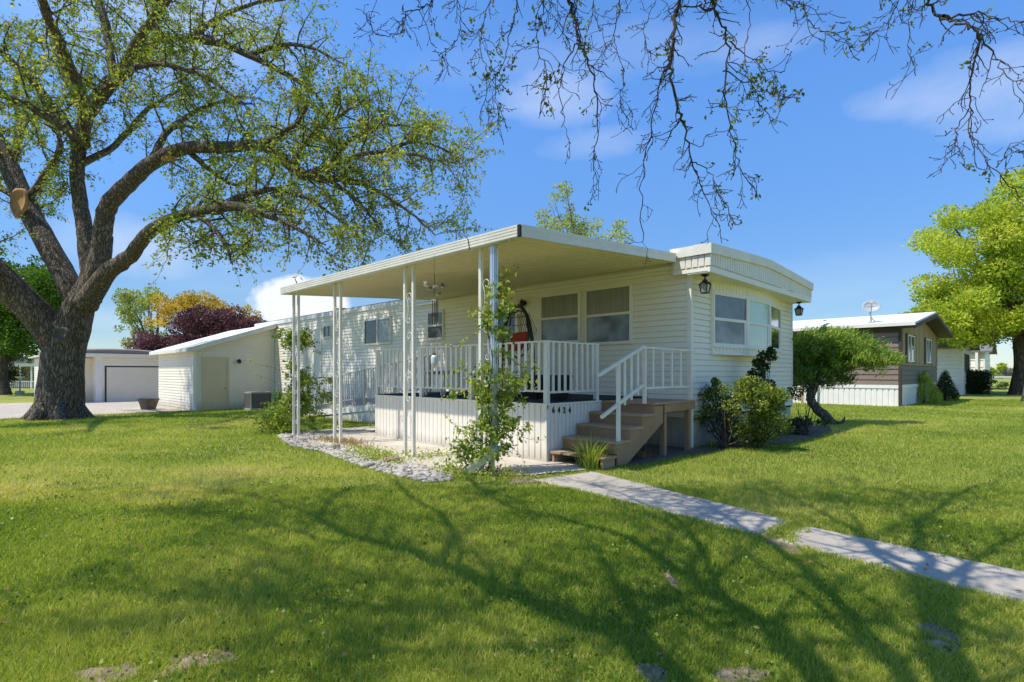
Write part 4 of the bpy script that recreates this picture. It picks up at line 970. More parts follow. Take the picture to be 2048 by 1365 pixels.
for a in (1.3, 5.6):
    f = sash(BE, bh, a, a+1.5, 2.0, 3.25, M['glass_grey'], M['glass_dark'], vert=True, base=0.03, mat=M['white'])
    for e in (a-0.30, a+1.54): m = MB(); m.pbox(BE, e, e+0.26, 1.95, 3.30, 0.03, 0.06); m.build('shutter', M['darktrim'], f)
f = sash(BL, bh, 4.2, 5.3, 2.0, 3.0, M['glass_curtain'], M['glass_dark'], base=0.03, mat=M['tan'])
m = MB(); m.pbox(BL, 3.9, 4.15, 1.9, 3.1, 0.03, 0.06); m.build('shutter', M['darktrim'], f)
m = MB(); grooved(m, Pl((-1.1,0,0),(0,1,0),(-1,0,0)), 3.6, 16, 3.02, 3.22, 0.12, 0.06, 0.03)
m.hexa([(-1.1,3.6,3.0),(0,3.6,3.20),(0,16,3.20),(-1.1,16,3.0)], [(-1.1,3.6,3.04),(0,3.6,3.26),(0,16,3.26),(-1.1,16,3.04)]); m.box(-1.08,-1.0,3.62,3.72,-0.02,3.0); m.box(-1.08,-1.0,9.0,9.08,-0.02,3.0); m.build('awning', M['tan'], bh)
bh.location = BC; bh.rotation_euler = (0,0,math.radians(-2))
# satellite dish on its roof
q = on_z(1741, 644, 3.74); q = Vector((BC.x-0.1+0.5, on_x(1741, 644, BC.x+0.3).y, 3.86))
sd = thing('satellite_dish', q, 'grey satellite dish on a short mast on the white roof of the brown home', 'satellite dish')
sD = q.dot(Vector((FW[0],FW[1],0))); top = at_d(1740, 622, sD); hd = at_d(1741.5, 613, sD)
m = MB(); m.tube([q+Vector((0,0,-0.05)), q+Vector((0,0,0.10)), top], 0.035, 8); m.tube([q+right*0.25+Vector((0,0,-0.08)), (q+top)/2], 0.02, 6); m.lathe(q+Vector((0,0,-0.06)), [(0.14,0),(0.14,0.04),(0.04,0.06)], 10); m.build('mast', M['acgrey'], sd)
dn = (-fwd*0.80-right*0.50+Vector((0,0,0.32))).normalized(); dx_ = dn.cross(Vector((0,0,1))).normalized(); dz_ = dx_.cross(dn)*-1
if dz_.z < 0: dz_ = -dz_
m = MB(); rings = 6; base = 0
def dpt(rr, a): return hd+right*0.03+dx_*(0.37*rr*math.cos(a))+dz_*(0.30*rr*math.sin(a))+dn*(0.10*rr*rr-0.10)
m.v.append(tuple(dpt(0, 0)))
for i in range(1, rings+1):
    for k in range(28): m.v.append(tuple(dpt(i/rings, 2*pi*k/28)))
for k in range(28): m.f.append((0, 1+k, 1+(k+1) % 28))
for i in range(rings-1):
    for k in range(28): m.f.append((1+i*28+k, 1+(i+1)*28+k, 1+(i+1)*28+(k+1) % 28, 1+i*28+(k+1) % 28))
o = m.build('reflector', M['dish'], sd, smooth=True); s_ = o.modifiers.new('thick', 'SOLIDIFY'); s_.thickness = 0.012
m = MB(); b0 = dpt(1.0, -pi/2); e0 = hd+dn*0.52-dz_*0.10-dx_*0.0
m.tube([b0, e0], 0.018, 6); m.bar(e0-dn*0.03, e0+dz_*0.13-dn*0.06, 0.16, 0.07); m.build('feed_arm', M['acgrey'], sd)
cu = bpy.data.curves.new('lettering', 'FONT'); cu.body = 'dish'; cu.size = 0.19; cu.extrude = 0.002; cu.align_x = 'CENTER'; cu.align_y = 'CENTER'
to = bpy.data.objects.new('tmp', cu); me = bpy.data.meshes.new_from_object(to); bpy.data.objects.remove(to)
R_ = Matrix((( -dx_.x, dz_.x, dn.x), (-dx_.y, dz_.y, dn.y), (-dx_.z, dz_.z, dn.z))) if dx_.dot(right) < 0 else Matrix(((dx_.x, dz_.x, dn.x), (dx_.y, dz_.y, dn.y), (dx_.z, dz_.z, dn.z)))
me.transform(Matrix.Translation(hd+right*0.03+dn*(-0.055)+dz_*0.10-wloc(sd)) @ R_.to_4x4()); link('lettering', me, M['dishmark'], sd)

# ------------------------------------------------------------------ two more homes on the right
def plain_home(name, loc, wd, ln, eave, rise, wallm, roofm, label, skirt=0.75, over=0.5, wins=True, lap=0.26):
    t = thing(name, (0,0,0), label, 'house')
    l = Pl((0,0,0),(0,1,0),(-1,0,0)); e = Pl((0,0,0),(1,0,0),(0,-1,0))
    m = MB(); siding(m, l, 0, ln, skirt, eave, lap=lap, dep=0.05); siding(m, e, 0, wd, skirt, eave, lap=lap, dep=0.05)
    m.box(0.03, wd, 0.03, ln, -0.1, eave); m.poly_extrude([(0,-0.004,eave),(wd,-0.004,eave),(wd/2,-0.004,eave+rise)], (0,0.2,0)); m.build('wall', wallm, t)
    m = MB(); grooved(m, l, 0, ln, -0.1, skirt, 0.2, 0.04, 0.02); grooved(m, e, 0, wd, -0.1, skirt, 0.2, 0.04, 0.02); m.box(-0.05,0.08,-0.05,0.08,-0.1,eave); m.build('skirting', M['white'], t)
    z = lambda x: eave+rise*(1-abs(x-wd/2)/(wd/2))+0.02
    m = MB()
    for xa, xb in ((-0.35, wd/2), (wd/2, wd+0.35)):
        m.hexa([(xa,-over,z(xa)),(xb,-over,z(xb)),(xb,ln,z(xb)),(xa,ln,z(xa))], [(xa,-over,z(xa)+0.14),(xb,-over,z(xb)+0.14),(xb,ln,z(xb)+0.14),(xa,ln,z(xa)+0.14)])
    m.build('roof', roofm, t)
    m = MB(); 
    for xa, xb in ((-0.36, wd/2), (wd/2, wd+0.36)):
        m.hexa([(xa,-over-0.03,z(xa)-0.1),(xb,-over-0.03,z(xb)-0.1),(xb,-over-0.002,z(xb)-0.1),(xa,-over-0.002,z(xa)-0.1)], [(xa,-over-0.03,z(xa)+0.145),(xb,-over-0.03,z(xb)+0.145),(xb,-over-0.002,z(xb)+0.145),(xa,-over-0.002,z(xa)+0.145)])
    m.build('gable_fascia', M['greybrown'], t)
    if wins:
        for a in (0.9, 2.5): sash(e, t, a, a+1.3, 1.55, eave-0.45, M['glass_grey'], M['glass_dark'], vert=True, base=0.04, mat=M['greybrown'])
    t.location = loc; return t
h2 = plain_home('white_home', (47.37, 3.78, 0), 5.6, 24, 3.25, 0.85, M['white'], M['shingle'], 'white lap-sided home with grey gable roof behind the conical shrubs')
h3 = plain_home('cream_home', (63.0, 3.55, 0), 7, 24, 3.4, 1.3, M['trim'], M['shingle'], 'cream home with grey shingle roof partly hidden by the white home', skirt=0.2, wins=False, lap=0.6)
m = MB(); m.box(-0.35, -0.15, 0.4, 0.6, -0.1, 3.35); 
o = m.build('porch_post', M['white']); o.parent = h3
fe = thing('field_fence', at_d(2000, 764, 120), 'low white fence line across the far field at right', 'fence')
m = MB(); c_ = at_d(2000, 764, 120); c_.z = 0
for k in range(11):
    m = MB(); lbox(m, c_, -12+k*2.6, -11.85+k*2.6, 0, 0.1, 0, 0.75); m.build("fence_post", M["white"], fe)

m = MB(); lbox(m, c_, -12, 16, -0.05, 0.0, 0.35, 0.75); m.build('fence_rail', M['white'], fe)
# ------------------------------------------------------------------ plants
def catmull(P, k=5):
    P = [Vector(p) for p in P]; out = []
    for i in range(len(P)-1):
        a = P[max(i-1, 0)]; b = P[i]; c = P[i+1]; d = P[min(i+2, len(P)-1)]
        for j in range(k):
            t = j/k; out.append(0.5*((2*b)+(c-a)*t+(2*a-5*b+4*c-d)*t*t+(3*b-a-3*c+d)*t**3))
    out.append(P[-1]); return out
def lerp_list(R, k=5):
    out = []
    for i in range(len(R)-1): out += [R[i]+(R[i+1]-R[i])*j/k for j in range(k)]
    return out+[R[-1]]
def rv(s=1.0): return Vector((random.gauss(0, s), random.gauss(0, s), random.gauss(0, s)))
def grow(p, d, Ln, r0, seg=0.22, wob=0.18, grav=0.0, r1=None):
    n = max(2, int(Ln/seg)); pts = [Vector(p)]; d = Vector(d).normalized(); r1 = r0*0.3 if r1 is None else r1
    for i in range(n):
        d = (d+rv(wob)+Vector((0,0,grav))).normalized(); pts.append(pts[-1]+d*(Ln/n))
    return pts, [r0+(r1-r0)*i/n for i in range(n+1)]
def perp(t):
    t = Vector(t).normalized(); v = rv(1.0); v -= t*v.dot(t)
    return v.normalized()
class Leaves:
    def __init__(s): s.P = []; s.D = []; s.S = []; s.C = []
    def at(s, p, d, size, c): s.P.append(tuple(p)); s.D.append(tuple(d)); s.S.append(size); s.C.append(c)
    def blob(s, c, r, n, size, up=0.35, flat=0.8, tone=0.5, tv=0.22, shell=0.45, outw=0.8, bright=0.0):
        """a clump: leaves through the outer part of a ball"""
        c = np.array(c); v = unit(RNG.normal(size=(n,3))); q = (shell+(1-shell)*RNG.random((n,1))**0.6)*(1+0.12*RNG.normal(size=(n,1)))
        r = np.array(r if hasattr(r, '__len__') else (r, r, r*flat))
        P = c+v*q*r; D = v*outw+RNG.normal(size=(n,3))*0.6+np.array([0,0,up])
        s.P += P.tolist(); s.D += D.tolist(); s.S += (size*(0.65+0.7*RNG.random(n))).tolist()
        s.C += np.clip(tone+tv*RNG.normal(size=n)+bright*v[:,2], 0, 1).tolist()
    def build(s, name, mat, parent, width=0.5, fold=0.18):
        V = leaf_quads(np.array(s.P, dtype=float), np.array(s.D, dtype=float), np.array(s.S), width, fold)
        return np_mesh(name, V, 4, mat, parent, np.array(s.C))
def sprout(mb, lv, pts, rads, t0, every, Lr, sub, subL, leafn, leafs, up=0.25, grav=-0.02, tgrav=-0.10, fwdmix=0.45, leaves=True, minr=0.006, tipfac=0.6, tone=0.5, filt=None, lstep=0.06):
    """side branches along a limb, twigs along these, leaf clusters along the twigs"""
    acc = 0.0; tot = sum((pts[i+1]-pts[i]).length for i in range(len(pts)-1)); run = 0.0
    for i in range(len(pts)-1):
        e = pts[i+1]-pts[i]; Ls = e.length; run += Ls; acc += Ls
        if run/tot < t0 or acc < every: continue
        acc = random.uniform(-0.3, 0.3)*every; f = run/tot
        t = e.normalized(); d = (perp(t)+t*fwdmix+Vector((0,0,up))).normalized()
        Ln = random.uniform(*Lr)*(1-(1-tipfac)*f)
        if filt and not filt(pts[i+1]+d*Ln*0.7): continue
        p2, r2 = grow(pts[i+1], d, Ln, max(minr*1.6, min(rads[i]*0.45, 0.035)), 0.22, 0.16, grav, minr)
        mb.tube(p2, r2, 5, False)
        a2 = 0.0; ct = tone+random.gauss(0, 0.13)
        for j in range(1, len(p2)):
            e2 = p2[j]-p2[j-1]; a2 += e2.length
            while a2 > sub:
                a2 -= sub; dd = (perp(e2)*0.9+e2.normalized()*0.6).normalized()
                q = p2[j-1].lerp(p2[j], random.random())
                p3, r3 = grow(q, dd, random.uniform(*subL), minr*0.8, 0.13, 0.2, tgrav, minr*0.5)
                mb.tube(p3, r3, 3, False)
                if leaves: twig_leaves(lv, p3, leafn, leafs, ct, lstep)
        if leaves: twig_leaves(lv, p2[len(p2)//2:], leafn, leafs, ct, lstep)
def twig_leaves(lv, p3, n, size, tone, step=0.06):
    for k in range(1, len(p3)):
        e = p3[k]-p3[k-1]; m_ = max(1, int(e.length/step))
        for s_ in range(m_):
            q = p3[k-1].lerp(p3[k], (s_+random.random())/m_)
            for _ in range(n):
                if random.random() < 0.75:
                    lv.at(q+rv(0.055), perp(e)+e.normalized()*0.5+Vector((0,0,-0.15)), size*random.uniform(0.55, 1.25), min(1, max(0, tone+random.gauss(0, 0.2))))

# ---- the big tree at left
B0 = on_z(118, 836, -0.06); BD = B0.x*FW[0]+B0.y*FW[1]
mt = thing('shade_tree', B0, 'huge old shade tree with furrowed trunk and arching limbs at left of the lawn', 'tree')
def T(px, py, dd=0.0): return at_d(px, py, BD+dd)
sc_px = BD/FPX
wood = MB(); lv = Leaves()
def limb(pl, rp, n=10, k=5, store=None):
    pts = catmull([T(*p) for p in pl], k); rad = [r*sc_px*(0.60 if r > 12 else 0.78) for r in lerp_list(rp, k)]
    for i in range(len(pts)):
        pts[i] = pts[i]+rv(0.012)
    wood.tube(pts, rad, n, True)
    if store is not None: store.append((pts, rad))
    return pts, rad
# trunk with root flare
tp = catmull([T(118,846), T(118,825), T(120,790), T(124,750), T(128,705), T(140,660), T(158,610), T(176,570)], 6)
tr = [r*sc_px for r in lerp_list([49,41,38,36,35,33,26,20], 6)]
nS = 40; base = len(wood.v)
for i, p in enumerate(tp):
    fl = max(0, 1-i/11)**2
    for k in range(nS):
        a = 2*pi*k/nS
        q = 1+0.08*fl*math.sin(a*5+0.7)+0.08*fl*math.sin(a*3+2.0)+0.030*math.sin(a*7+i*0.3)+0.02*math.sin(a*13+i*0.55)+0.02*fl
        wood.v.append(tuple(p+(right*math.cos(a)+fwd*math.sin(a))*tr[i]*q))
for i in range(len(tp)-1):
    for k in range(nS): wood.f.append((base+i*nS+k, base+i*nS+(k+1) % nS, base+(i+1)*nS+(k+1) % nS, base+(i+1)*nS+k))
for a in (0.2, 2.2, 3.4, 4.6, 5.5):    # surface roots
    dv = right*math.cos(a)+fwd*math.sin(a)
    wood.tube([B0+dv*0.50+Vector((0,0,0.36)), B0+dv*0.78+Vector((0,0,0.10)), B0+dv*1.0+Vector((0,0,-0.04)), B0+dv*1.25+Vector((0,0,-0.14))], [0.28,0.19,0.12,0.06], 10)
LS = []
limb([(132,712,0),(104,668,-0.2),(55,610,-0.6),(0,558,-1.0),(-70,490,-1.5),(-150,420,-2)], [46,46,45,43,38,32], 16, 5, LS)
limb([(160,620,0.2),(135,560,0.3),(98,495,0.4),(52,408,0.6),(5,308,0.8),(-40,220,1),(-80,120,1.2)], [36,34,33,31,29,26,20], 16, 5, LS)
limb([(172,600,0),(182,545,0),(172,480,0.1),(164,430,0.2),(154,359,0.3),(158,290,0.4),(172,235,0.5),(190,205,0.6),(231,159,0.7),(277,113,0.8),(313,77,0.9)], [40,32,25,23,21,22,23,24,23,21,18], 16, 5, LS)
limb([(313,77,0.9),(369,77,0.9),(436,85,0.8),(492,108,0.7),(564,144,0.5),(620,180,0.3),(665,230,0.2)], [15,13,11,9,7,5,2], 8, 5, LS)
limb([(313,77,0.9),(306,31,1.2),(322,-30,1.5),(330,-120,1.8)], [14,12,10,8], 8, 5, LS)
limb([(228,160,0.7),(221,110,0.9),(214,60,1.2),(199,0,1.5),(190,-80,1.8)], [15,14,12,11,9], 8, 5, LS)
limb([(176,600,-0.2),(203,500,-0.3),(205,462,-0.4),(215,415,-0.6),(256,369,-0.8),(308,323,-1.0),(369,297,-1.2),(451,295,-1.5),(513,292,-1.7),(554,308,-1.8),(585,338,-1.9),(615,354,-2.0),(656,359,-2.1)], [38,30,27,26,24,21,19,17,15.5,14.5,13,11,8], 16, 5, LS)
limb([(656,359,-2.1),(700,362,-2.1),(760,385,-2.0),(820,425,-1.9),(870,470,-1.8)], [8,6,4.5,3,1.2], 7, 5, LS)
limb([(612,352,-2.0),(645,338,-2.2),(700,318,-2.4),(760,305,-2.5),(830,310,-2.6),(895,330,-2.6)], [9,8,6,4.5,3,1.2], 7, 5, LS)
limb([(585,338,-1.9),(600,300,-1.6),(640,255,-1.4),(695,222,-1.2),(740,190,-1.0)], [9,8,6.5,4,1.5], 7, 5, LS)
limb([(656,345,-2.0),(690,290,-1.6),(740,260,-1.3),(800,250,-1.2),(860,270,-1.1)], [7,6,5,3,1.2], 7, 5, LS)
limb([(172,610,-0.4),(215,545,-0.8),(256,518,-1.3),(287,477,-2.0),(328,446,-2.7),(379,426,-3.3),(431,418,-3.8),(475,413,-4.1),(525,428,-4.3),(590,455,-4.5),(650,490,-4.5)], [36,26,21.5,18.5,16.3,14,11.6,9,6,4,1.6], 14, 5, LS)
limb([(440,417,-3.85),(490,390,-3.6),(550,380,-3.4),(620,400,-3.2),(690,450,-3.1)], [9,7,5,3.5,1.5], 7, 5, LS)
limb([(300,330,-0.9),(330,270,-0.3),(380,230,0.2),(440,205,0.7),(510,210,1.1)], [10,8,6,4.5,2], 7, 5, LS)
limb([(160,300,0.4),(120,230,0.1),(70,170,-0.3),(20,120,-0.6),(-40,80,-1)], [13,11,9,7,5], 7, 5, LS)
limb([(158,330,0.3),(230,290,1.0),(300,215,1.7),(380,170,2.3)], [10,8,6,3], 7, 5, LS)
limb([(175,235,0.5),(130,150,0.8),(100,60,1.2),(80,-40,1.5)], [12,10,8,6], 7, 5, LS)
limb([(380,80,0.9),(430,40,1.2),(500,10,1.4),(570,0,1.5)], [9,7,5,2], 7, 5, LS)
limb([(500,110,0.7),(560,90,0.2),(620,95,-0.2),(690,130,-0.5)], [7,5.5,4,1.5], 7, 5, LS)
limb([(90,480,0.5),(60,430,1.2),(20,390,2),(-30,350,2.8)], [12,10,8,6], 7, 5, LS)
limb([(175,235,0.5),(210,180,-0.5),(260,140,-1.3),(330,130,-2.0),(400,150,-2.5)], [10,9,7,5,2], 7, 5, LS)
limb([(277,113,0.8),(340,130,0.2),(420,160,-0.3),(490,210,-0.7)], [9,7,5,2], 7, 5, LS)
limb([(52,408,0.6),(90,350,0.2),(120,300,-0.4),(110,240,-0.9)], [11,9,6,3], 7, 5, LS)
limb([(20,340,0.8),(40,260,1.4),(30,180,2),(60,100,2.5)], [12,9,6,3], 7, 5, LS)
limb([(369,297,-1.2),(420,340,-0.8),(470,370,-0.5),(520,350,-0.3)], [8,6,4,2], 7, 5, LS)
limb([(513,292,-1.7),(560,270,-2.2),(600,240,-2.6),(620,200,-2.8)], [8,6,4,2], 7, 5, LS)
limb([(656,359,-2.1),(700,390,-2.4),(740,430,-2.5),(765,470,-2.5)], [6,4.5,3,1.2], 7, 5, LS)
limb([(379,426,-3.3),(420,450,-3.8),(450,490,-4.2),(465,530,-4.4)], [7,5,3.5,1.5], 7, 5, LS)
limb([(760,305,-2.5),(830,285,-2.2),(890,300,-2.1),(935,345,-2.1)], [4.5,3.5,2.5,1], 7, 5, LS)
NEAR0 = len(LS)
limb([(172,280,0.4),(160,190,-1.2),(130,110,-3.0),(95,30,-5.0),(60,-60,-6.8),(30,-150,-8)], [15,13,10,8,6,3], 8, 5, LS)
limb([(231,159,0.7),(270,90,-0.8),(320,20,-3.0),(370,-70,-5.2),(420,-160,-7)], [14,12,9,6,3], 8, 5, LS)
limb([(20,575,-0.8),(-60,480,-2.6),(-150,380,-4.6),(-230,290,-6.5)], [14,11,8,4], 8, 5, LS)
limb([(172,290,0.4),(120,250,-1.4),(60,215,-3.2),(0,190,-4.6),(-90,170,-6)], [12,10,8,5,3], 8, 5, LS)
limb([(-70,490,-1.5),(-170,440,-2.8),(-300,400,-4.2),(-450,360,-5.6)], [20,14,9,4], 8, 5, LS)
limb([(5,308,0.8),(-120,260,-1.4),(-260,230,-3.4),(-420,220,-5.0)], [18,13,8,4], 8, 5, LS)
START0 = [0.55, 0.45, 0.5, 0.05, 0.1, 0.2, 0.42, 0.0, 0.1, 0.1, 0.1, 0.45, 0.1, 0.25, 0.25, 0.25, 0.3, 0.1, 0.1, 0.2, 0.1, 0.1, 0.1, 0.1, 0.15, 0.15, 0.1, 0.15, 0.1]
START = (START0 + [0.2]*len(LS))[:len(LS)]
def above_roof(p): return True
for (pts, rad), t0 in zip(LS, START):
    sprout(wood, lv, pts, rad, t0, 0.125, (0.8,2.4), 0.15, (0.35,1.0), 3, 0.115, up=0.22, grav=-0.03, tgrav=-0.11, fwdmix=0.5, minr=0.0085, lstep=0.075)
wood.build('trunk', M['bark'], mt, smooth=True)
lv.build('crown', M['lf_main'], mt, 0.55)
# cut scars on it
def scar(c, nrm_, rx, rz2, mat, name, label):
    m = MB(); nrm_ = Vector(nrm_).normalized(); u = nrm_.cross(Vector((0,0,1))).normalized(); v_ = u.cross(nrm_)
    prof = [(0.0,-0.035),(0.55,-0.03),(0.78,-0.005),(0.92,0.03),(1.15,-0.05)]
    for q, h in prof:
        for k in range(18):
            a = 2*pi*k/18; m.v.append(tuple(Vector(c)+u*rx*q*math.cos(a)+v_*rz2*q*math.sin(a)*(1+0.12*math.sin(3*a))+nrm_*h))
    for i in range(4):
        for k in range(18): m.f.append((i*18+k, i*18+(k+1) % 18, (i+1)*18+(k+1) % 18, (i+1)*18+k))
    tag(m.build(name, mat, mt, smooth=True), label)
tocam = -fwd
scar(T(122,668,-0.95), tocam+Vector((0,0,0.1)), 0.20, 0.22, M['oldcut'], 'branch_scar', 'round healed branch scar at the fork')
scar(T(36,403,0.05), tocam+right*0.25+Vector((0,0,0.15)), 0.24, 0.50, M['cutwood'], 'branch_scar', 'long orange torn wound on the left limb')
scar(T(338,317,-1.38), tocam+right*0.2+Vector((0,0,0.35)), 0.22, 0.09, M['cutwood'], 'branch_scar', 'small pale cut on top of the arching limb')

# ---- the nearly bare tree whose trunk stands behind the viewer and whose twigs hang into the picture
tb0 = rd(0.4, -2.6, 0)
ot = thing('overhanging_tree', tb0, 'nearly bare tree overhead with drooping twigs and a few small leaves', 'tree')
wood = MB(); lv = Leaves()
def cast(px, py, z): return on_z(px, py)+TOSUN*(z/TOSUN.z)
fork = rd(-0.7, -1.1, 3.3)
wood.tube(catmull([tb0-Vector((0,0,0.1)), tb0+Vector((0,0,0.5)), tb0+(fork-tb0)*0.5+Vector((0,0,0.15)), fork], 4), lerp_list([0.40,0.27,0.22,0.18], 4), 14)
OL = []
def ol(P, r0, r1, k=4):
    r0 *= 0.66
    pts = catmull(P, k); n = len(pts); rad = [r0+(r1-r0)*(i/(n-1))**0.8 for i in range(n)]
    for i in range(1, n): pts[i] = pts[i]+rv(0.02)
    wood.tube(pts, rad, 9, True); OL.append((pts, rad)); return pts
def C(*a): return [cast(*p) for p in a]
A = ol([fork]+C((1925,1380,4.3),(1885,1230,4.7),(1858,1140,5.0)), 0.17, 0.10)
ol([A[-1]]+C((1843,1060,5.5),(1895,1010,5.9),(1960,975,6.3),(2040,950,6.6)), 0.085, 0.02)
ol([A[-1]]+C((1765,1105,5.4),(1700,1060,5.7),(1640,1030,6.1),(1560,990,6.5)), 0.08, 0.02)
ol([A[-3]]+C((1960,1120,5.3),(2040,1080,5.7),(2130,1040,6.2)), 0.07, 0.02)
Bq = ol([fork]+C((1330,1330,4.6),(1170,1258,4.9),(1010,1188,5.2),(880,1130,5.5),(760,1092,5.8),(672,1062,6.1),(640,1038,6.3),(668,1003,6.5),(725,972,6.8)), 0.18, 0.025)
ol(C((880,1130,5.5),(905,1080,5.7),(880,1030,6.0),(830,1000,6.3),(790,960,6.6)), 0.075, 0.02)
ol(C((1010,1188,5.2),(930,1222,5.3),(830,1225,5.4),(600,1207,5.8),(380,1198,6.1),(120,1180,6.4)), 0.06, 0.015)
ol(C((760,1092,5.8),(640,1085,6.1),(480,1040,6.4),(330,1030,6.7)), 0.05, 0.015)
ol(C((680,1064,6.1),(560,1010,6.5),(430,985,6.9),(260,970,7.2)), 0.05, 0.012)
Cq = ol([fork]+C((1620,1345,4.4),(1490,1235,4.8),(1385,1160,5.1),(1265,1085,5.5),(1125,1042,5.9),(1010,1012,6.2),(930,955,6.6)), 0.15, 0.022)
ol(C((1385,1160,5.1),(1400,1090,5.5),(1330,1030,6.0),(1250,990,6.4)), 0.06, 0.015)
ol(C((1490,1235,4.8),(1300,1240,5.1),(1120,1300,5.3),(900,1310,5.6),(650,1330,5.8)), 0.06, 0.015)
ol([fork]+C((1780,1330,4.5),(1660,1190,4.9),(1560,1105,5.3),(1470,1045,5.8),(1400,1000,6.2)), 0.11, 0.02)
n_shadow = len(OL)
def no_low(p):      # keep these side branches above the view
    D_ = p.x*FW[0]+p.y*FW[1]
    return D_ < 0.3 or (p.z-EYE)/max(D_, 0.3) > 0.86
for pts, rad in list(OL):
    for i in range(3, len(pts)-1):
        if random.random() > 0.52: continue
        t = (pts[i+1]-pts[i]).normalized(); d = perp(t); d.z = abs(d.z)*0.3
        p2, r2 = grow(pts[i], (d+t*0.7+Vector((0,0,0.12))).normalized(), random.uniform(1.3,3.2), max(0.014, rad[i]*0.5), 0.3, 0.16, 0.0, 0.008)
        if not all(no_low(q) for q in p2[1:]): continue
        wood.tube(p2, r2, 6, False); OL.append((p2, r2))
for pts, rad in OL: sprout(wood, lv, pts, rad, 0.10, 0.31, (0.5,1.5), 0.17, (0.25,0.65), 2, 0.072, up=0.4, grav=0.02, tgrav=0.0, fwdmix=0.6, minr=0.006, filt=no_low, lstep=0.08)
HANG = [   # (pixel path, distance, start radius, density, leafiness)
 ([(1380,-60),(1358,6),(1348,53),(1342,125),(1352,191),(1365,250),(1385,322),(1404,375),(1437,454)], 5.4, 0.032, 1.0, 0.06),
 ([(1345,99),(1332,140),(1319,164),(1306,243),(1290,320),(1281,408),(1286,487)], 5.4, 0.013, 0.8, 0.06),
 ([(1385,322),(1420,345),(1440,395),(1478,452)], 5.4, 0.007, 0.6, 0.3),
 ([(1136,-60),(1141,0),(1154,59),(1174,118),(1190,197),(1194,283),(1187,355)], 5.2, 0.024, 1.0, 0.12),
 ([(1160,80),(1130,130),(1120,190),(1128,250)], 5.2, 0.009, 0.7, 0.10),
 ([(1029,-40),(1029,33),(1009,118),(990,171),(1003,255)], 5.6, 0.014, 0.9, 0.55),
 ([(930,-40),(917,0),(920,66),(890,105),(887,130)], 5.7, 0.011, 0.8, 0.02),
 ([(1000,-50),(975,20),(960,90),(975,150),(960,245)], 5.9, 0.010, 0.8, 0.45),
 ([(1425,-40),(1430,20),(1457,85),(1450,171),(1464,263),(1477,329),(1512,382)], 5.2, 0.018, 1.0, 0.28),
 ([(1457,85),(1495,110),(1530,140),(1570,142)], 5.2, 0.008, 0.6, 0.85),
 ([(1452,140),(1500,165),(1540,185),(1565,182)], 5.1, 0.007, 0.6, 0.75),
 ([(1480,-40),(1500,30),(1490,100),(1505,180),(1545,240)], 5.8, 0.010, 0.7, 0.25),
 ([(880,-50),(864,0),(840,20),(812,33),(799,66),(753,69),(730,26)], 5.6, 0.013, 0.8, 0.06),
 ([(1540,-40),(1562,0),(1602,13),(1635,59),(1694,66)], 5.3, 0.011, 0.8, 0.15),
 ([(1230,-50),(1240,10),(1225,80),(1250,150),(1240,210),(1270,260)], 5.9, 0.012, 0.9, 0.10),
 ([(1090,-40),(1085,30),(1075,90),(1095,160),(1080,230)], 5.0, 0.010, 0.8, 0.40),
 ([(1840,-60),(1852,0),(1885,36),(1924,46),(1957,72),(1947,132),(1938,217),(1951,283),(1990,336),(2043,395)], 4.9, 0.022, 0.7, 0.06),
 ([(1885,36),(1951,26),(2000,40),(2060,48)], 4.9, 0.014, 0.8, 0.10),
 ([(1957,72),(1985,110),(2010,145),(2060,182)], 4.8, 0.010, 0.7, 0.08),
 ([(1938,217),(1912,270),(1925,310),(1935,340)], 4.9, 0.006, 0.5, 0.05),
 ([(1990,336),(2010,310),(2040,300),(2070,310)], 4.9, 0.006, 0.7, 0.05),
 ([(1800,-50),(1790,20),(1760,55),(1745,70)], 5.2, 0.008, 0.8, 0.06),
 ([(1822,-40),(1818,30),(1822,100),(1830,145)], 5.2, 0.007, 0.6, 0.05),
 ([(1460,-60),(1440,-20),(1424,18),(1395,12),(1365,13)], 5.4, 0.036, 0.4, 0.0),
 ([(1010,-80),(1050,-30),(1100,0),(1120,40),(1140,90)], 6.2, 0.011, 0.8, 0.10),
 ([(1300,-60),(1310,0),(1290,60),(1300,110)], 6.1, 0.010, 0.9, 0.12),
 ([(1200,-40),(1190,30),(1210,90),(1175,150)], 6.3, 0.009, 0.8, 0.10),
]
allp = [(p, r) for pts, rad in OL[:n_shadow] for p, r in zip(pts, rad)]
lvb = Leaves()
